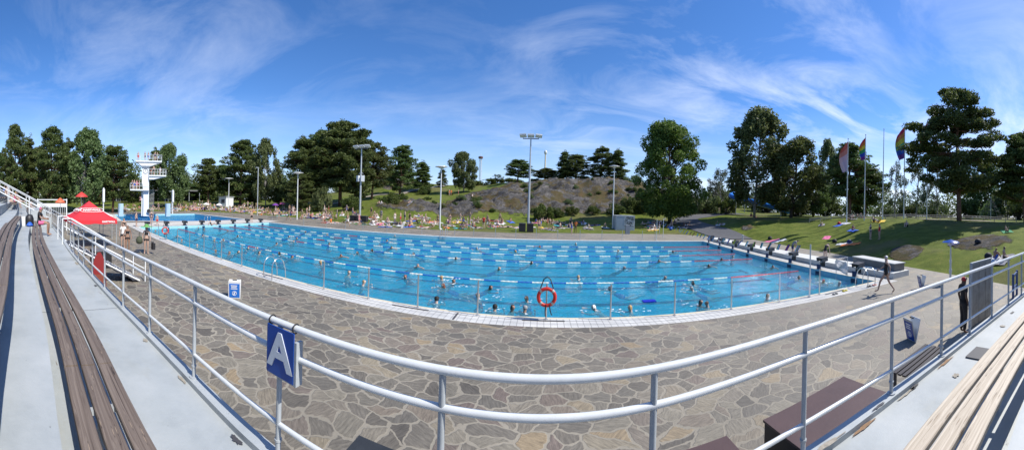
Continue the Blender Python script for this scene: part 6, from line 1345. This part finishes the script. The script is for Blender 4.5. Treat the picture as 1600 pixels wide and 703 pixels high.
for x, y, c, r_, l_ in ((430, 331, 'purple', .8, 'small purple parasol in the crowd by the disc lamp'), (441, 329, 'pink', .8, 'small pink parasol in the crowd by the disc lamp'), (322, 329, 'white', .9, 'small white parasol in the crowd at the leftmost disc lamp'), (342, 330, 'white', .8, 'pale parasol next to the leftmost disc lamp'), (795, 344, 'pink', .01, '')):
    if l_: p = lawn(x, y); parasol(p.x, p.y, 1.9, r_, mat('cloth_'+c, CLC[c]), l_); COL.objects[[o.name for o in COL.objects if o.name.startswith('parasol')][-1]].location.z = p.z
# people on the tower platforms
c_, S_, D_ = TWR
for i, (s, z_) in enumerate([(-1.6, 9.75), (-.4, 9.75), (0.2, 9.75), (1.4, 9.75), (1.8, 9.75), (.7, 7.25), (1.2, 7.25), (2.3, 7.25), (-2.6, 4.75), (-2.2, 4.75), (-1.8, 4.75), (-1.4, 4.75), (-.6, 4.75)]):
    p = c_+S_*s+D_*R5.uniform(-.6, .4); p.z = z_; fm = R5.random() < .4; cc_ = ['red', 'black', 'blue', 'navy', 'green', 'orange', 'black', 'white', 'navy', 'blue', 'pink', 'red', 'red'][i]
    person(p, toward(p, R5.uniform(-90, 90)), 'standing', fm, 'fair', 'swimsuit' if fm else 'trunks', cc_, R5.choice(['brown', 'dark', 'blond']), 'person in %s %s standing on the %s diving platform' % (cc_, 'swimsuit' if fm else 'trunks', {9.75: 'upper', 7.25: 'middle', 4.75: 'lower'}[z_]), 'people on the diving tower')
# spectators on the upper left stand
for i, (X, k_, ps_) in enumerate([(-30, 3, 'bench_sitting'), (-28.5, 3, 'bench_sitting'), (-27.2, 2, 'bench_sitting'), (-33, 2, 'bench_sitting'), (-35, 3, 'bench_sitting'), (-37, 2, 'bench_sitting'), (-29, 4, 'standing'), (-26.0, 3, 'bench_sitting'), (-38, 4, 'bench_sitting'), (-31.5, 1, 'bench_sitting'), (-34.6, 1, 'bench_sitting'), (-40, 1, 'bench_sitting'), (-24.8, 2, 'bench_sitting'), (-25.6, 2, 'lying_knee_up')]):
    q = rpo(X, 1.05+.72*k_-.1); z_ = 2.1+.45*(k_-1)+(.42 if ps_ != 'standing' else 0)
    if k_ == 1: q = rpo(X, .95); z_ = 2.1
    col_ = ['black', 'blue', 'white', 'red', 'green', 'pink', 'grey'][i % 7]; fm = i % 2 == 0; person((q.x, q.y, z_), R5.uniform(-.6, .6), ps_, fm, ['fair', 'pale', 'tan'][i % 3], 'swimsuit' if fm else 'trunks', col_, ['blond', 'brown', 'dark'][i % 3], 'person in %s %s on the upper left stand, %s' % (col_, 'swimsuit' if fm else 'trunks', ['first', 'second', 'third', 'fourth', 'fifth', 'sixth', 'standing one', 'eighth', 'ninth', 'tenth', 'eleventh', 'twelfth', 'thirteenth', 'lying one'][i]+' of the spectators'), 'spectators on the left stand')
for i, (a, b, k_) in enumerate([(-42, -22, 2), (-42, -22, 3), (-42, -22, 4), (-42, -23, 1)]): bench(a, b, 1.05+.72*k_-.1 if k_ > 1 else 1.09, 2.1+.45*(k_-1)+.40 if k_ > 1 else 2.1, wood_d, 'long plank bench on the upper left stand, %s row' % ['second', 'third', 'fourth', 'first'][i])
# swimmers: (x, y, pose, facing, head colour, is cap, suit colour)
SW = [(800, 489, 'standing_in_water', 60, 'brown', 0, 'blue'), (823, 474, 'standing_in_water', -60, 'brown', 0, 'blue'), (927, 487, 'breaststroke', -90, 'white', 1, 'blue'), (985, 489, 'standing_in_water', -80, 'blond', 0, 'navy'), (1094, 480, 'standing_in_water', 60, 'dark', 0, 'blue'), (1105, 482, 'standing_in_water', -90, 'brown', 0, 'black'), (1080, 456, 'breaststroke', -80, 'grey', 1, 'blue'), (1082, 447, 'breaststroke', -70, 'dark', 0, 'navy'), (904, 439, 'standing_in_water', -80, 'blond', 0, 'black'), (767, 455, 'breaststroke', 70, 'brown', 0, 'blue'), (692, 452, 'breaststroke', -60, 'red', 0, 'blue'), (709, 445, 'breaststroke', 30, 'brown', 0, 'grey'), (690, 440, 'standing_in_water', -70, 'blond', 0, 'black'), (633, 438, 'breaststroke', -20, 'red', 1, 'black'), (545, 432, 'standing_in_water', 40, 'blond', 0, 'black'), (682, 475, 'standing_in_water', 180, 'dark', 0, 'black'), (773, 488, 'standing_in_water', 170, 'dark', 0, 'black'), (820, 490, 'standing_in_water', 160, 'grey', 0, 'black'), (1199, 469, 'standing_in_water', 60, 'brown', 0, 'blue'), (1207, 412, 'breaststroke', 30, 'dark', 0, 'black'), (1208, 421, 'front_crawl', 60, 'brown', 0, 'black'), (1249, 438, 'breaststroke', 60, 'dark', 0, 'blue'), (1287, 444, 'breaststroke', 60, 'pink', 1, 'blue'), (1260, 424, 'standing_in_water', 30, 'brown', 0, 'black'), (1311, 449, 'standing_in_water', 90, 'grey', 0, 'black'), (1128, 409, 'breaststroke', 80, 'brown', 0, 'black'), (1145, 406, 'standing_in_water', 80, 'dark', 0, 'black'), (831, 415, 'breaststroke', 80, 'dark', 0, 'black'), (713, 408, 'breaststroke', 70, 'brown', 0, 'black'), (646, 401, 'breaststroke', -60, 'dark', 0, 'black'), (581, 395, 'breaststroke', -60, 'dark', 0, 'grey'), (558, 399, 'breaststroke', -60, 'brown', 0, 'black'), (533, 404, 'front_crawl', 80, 'red', 0, 'black'), (612, 391, 'front_crawl', 70, 'dark', 0, 'black'), (617, 372, 'breaststroke', 10, 'white', 1, 'black'), (511, 370, 'breaststroke', -60, 'dark', 0, 'black'), (452, 373, 'breaststroke', 60, 'dark', 0, 'black'), (464, 376, 'breaststroke', 60, 'brown', 0, 'black'), (459, 381, 'breaststroke', 10, 'brown', 0, 'black'), (900, 385, 'standing_in_water', -60, 'white', 1, 'black'), (843, 389, 'front_crawl', -80, 'red', 0, 'black'), (457, 406, 'breaststroke', 60, 'brown', 0, 'blue'), (436, 400, 'breaststroke', -80, 'dark', 0, 'navy'), (405, 400, 'standing_in_water', 60, 'brown', 0, 'grey'), (402, 392, 'breaststroke', 0, 'dark', 0, 'black'), (388, 392, 'breaststroke', 20, 'dark', 0, 'navy'), (373, 398, 'breaststroke', 60, 'brown', 0, 'black'), (358, 400, 'standing_in_water', 60, 'brown', 0, 'red'), (337, 397, 'standing_in_water', 0, 'white', 1, 'black'), (335, 380, 'standing_in_water', 0, 'yellow', 1, 'pink'), (349, 379, 'standing_in_water', 0, 'red', 1, 'pink'), (308, 388, 'standing_in_water', 10, 'white', 1, 'grey'), (284, 380, 'standing_in_water', 0, 'red', 1, 'grey'), (260, 367, 'breaststroke', 60, 'dark', 0, 'black'), (243, 364, 'breaststroke', 30, 'brown', 0, 'black'), (310, 359, 'breaststroke', 20, 'dark', 0, 'black'), (356, 364, 'breaststroke', 60, 'brown', 0, 'black'), (319, 362, 'standing_in_water', 60, 'brown', 0, 'black'), (299, 357, 'standing_in_water', 0, 'brown', 0, 'black'), (1030, 412, 'front_crawl', 80, 'brown', 0, 'black'), (193, 347, 'breaststroke', 0, 'brown', 0, 'black'), (205, 343, 'breaststroke', 60, 'dark', 0, 'black')]
for (x, y) in [q_ for i_, q_ in enumerate([(560, 447), (605, 455), (740, 468), (870, 462), (955, 455), (1150, 452), (1040, 440), (1180, 440), (980, 425), (880, 425), (780, 425), (720, 428), (660, 420), (600, 415), (500, 415), (480, 395), (520, 385), (560, 380), (600, 380), (680, 385), (740, 390), (760, 400), (800, 395), (920, 400), (960, 395), (1000, 400), (1060, 398), (1080, 405), (1100, 420), (870, 405), (430, 385), (400, 375), (380, 372), (420, 366), (480, 365), (540, 368), (320, 372), (290, 366), (270, 372)]) if i_ % 2 == 0]:
    SW.append((x+R5.uniform(-9, 9), y+R5.uniform(-2, 2), R5.choice(['breaststroke', 'breaststroke', 'front_crawl', 'standing_in_water']), R5.choice([80, -80, 60, -60, 90]), R5.choice(['brown', 'dark', 'dark', 'blond', 'grey']), 0, R5.choice(['black', 'navy', 'blue', 'red'])))
for i, (x, y, ps_, a, hc_, cap, sc_) in enumerate(SW):
    p = P(x, y-2, WZ); p.z = WZ; fm = i % 3 != 2
    lane = 'nearest lanes' if y > 425 else ('middle lanes' if y > 400 else 'farthest lanes'); pl_ = 'left' if x < 450 else ('left centre' if x < 700 else ('centre' if x < 1000 else 'right'))
    if x < 210: lane = 'diving pool'
    lb = 'swimmer with %s %s in %s %s, %s of the picture' % (hc_, 'cap' if cap else 'hair', sc_, 'suit' if fm else 'trunks', pl_) + (', %s' % lane)
    person(p, toward(p, a), ps_, fm, R5.choice(['fair', 'pale', 'tan']), 'swimsuit' if fm else 'trunks', sc_, hc_ if not cap else 'brown', lb, 'swimmers in the pools', cap=hc_ if cap else None, long_=fm and not cap, scale=1.08)
fm_ = MB(); r8 = random.Random(8)
for o in [o for o in COL.objects if o.get('group') == 'swimmers in the pools']:
    fwd = o.rotation_euler.to_matrix()@Vector((0, 1, 0)); n_ = r8.randint(6, 18)
    for k in range(n_):
        c = o.location+fwd*r8.uniform(-1.1, .45)+Vector((r8.gauss(0, .16), r8.gauss(0, .16), 0)); c.z = WZ+.022; a = r8.uniform(0, 6.3); s_ = r8.uniform(.015, .06)
        fm_.add([c+Vector((math.cos(a+q*2.1)*s_*(1.6 if q else 1), math.sin(a+q*2.1)*s_, r8.uniform(0, .02))) for q in range(3)], [(0, 1, 2)])
fm_.build('foam', mat('foam_white', (.75, .8, .82), .5), None, label='flecks of white foam on the water around the swimmers', kind='stuff')
# ---- past about 300 people one could count, the smallest in the picture become one mass
EX = []
for x0, x1, y0, y1, n in [(175, 250, 321, 331, 30), (245, 330, 319, 330, 34), (300, 405, 320, 332, 36), (405, 470, 327, 337, 24), (470, 560, 334, 347, 12)]:
    for i in range(n): EX.append(sunbather(R5.uniform(x0, x1), R5.uniform(y0, y1), tw=False))
bpy.context.view_layer.update()
ppl = [o for o in COL.objects if o.get('category') == 'person' and o.parent is None]
ppl.sort(key=lambda o: -(o.location-EYE).length + (1000 if o.get('group') == 'swimmers in the pools' and o.location.x > -50 else 0) + (-1000 if False else 0))
far = sorted([o for o in ppl if o.get('group') == 'people on the lawns'], key=lambda o: -(o.location-EYE).length)[:max(0, len(ppl)-296)]
bmx = {}
for o in far:
    for q in [o]+list(o.children):
        m_ = q.material_slots[0].material; b_ = bmx.setdefault(m_.name, bmesh.new()); n0 = len(b_.verts); b_.from_mesh(q.data); b_.verts.ensure_lookup_table()
        bmesh.ops.transform(b_, matrix=q.matrix_world if q.parent is None else o.matrix_world, verts=b_.verts[n0:])
tot = bmesh.new(); mts = []
for nm_, b_ in bmx.items():
    for f in b_.faces: f.material_index = len(mts); f.smooth = True
    t_ = bpy.data.meshes.new('t'); b_.to_mesh(t_); b_.free(); tot.from_mesh(t_); bpy.data.meshes.remove(t_); mts.append(MATS[nm_])
me = bpy.data.meshes.new('distant_crowd'); tot.to_mesh(me); tot.free()
tag(link('distant_crowd', me, None, mts), 'distant crowd of sunbathers on the slope behind the diving pool', 'crowd', kind='stuff')
gone = set(o['label'].split(' near ')[0] for o in far)
for o in far:
    for q in list(o.children): bpy.data.objects.remove(q)
    bpy.data.objects.remove(o)
for o in COL.objects:
    if o.get('group') == 'towels spread on the lawns' and ' under the ' in o['label']:
        who = o['label'].split(' under the ')[1]
        if not any(q.get('label') == who for q in COL.objects if q.name.startswith('person')): o['label'] = o['label'].split()[0]+' towel in the crowd near '+who.split(' near ')[1]
# ================================================================ LABELS: set the look-alikes apart by their order across the picture
bpy.context.view_layer.update()
OW = ['first', 'second', 'third', 'fourth', 'fifth', 'sixth', 'seventh', 'eighth', 'ninth', 'tenth', 'eleventh', 'twelfth', 'thirteenth', 'fourteenth', 'fifteenth', 'sixteenth', 'seventeenth', 'eighteenth', 'nineteenth', 'twentieth']
by = {}
for o in COL.objects:
    if o.parent is None and 'label' in o: by.setdefault(o['label'], []).append(o)
for lb, os_ in by.items():
    if len(os_) < 2: continue
    os_.sort(key=lambda o: px(o.location)[0])
    for i, o in enumerate(os_):
        w = lb.split(); k = i+1; od = OW[i] if i < 20 else '%d%s' % (k, {1: 'st', 2: 'nd', 3: 'rd'}.get(k % 10, 'th')); o['label'] = ' '.join(w[:12])+', %s from left' % od
for o in COL.objects:
    if 'label' in o and len(o['label'].split()) > 16:
        l_ = o['label']
        for a, b in ((' sitting leaning back', ' leaning back'), (' lying with one knee up', ' lying knee up'), (' sitting hugging knees', ' hugging knees'), (' the lamp beside the container', ' the container lamp'), (' standing on the ', ' on the '), (' of the spectators', ''), (' of the picture', '')):
            if len(l_.split()) > 16: l_ = l_.replace(a, b)
        o['label'] = l_
        if len(l_.split()) > 16: print('LONG', l_)
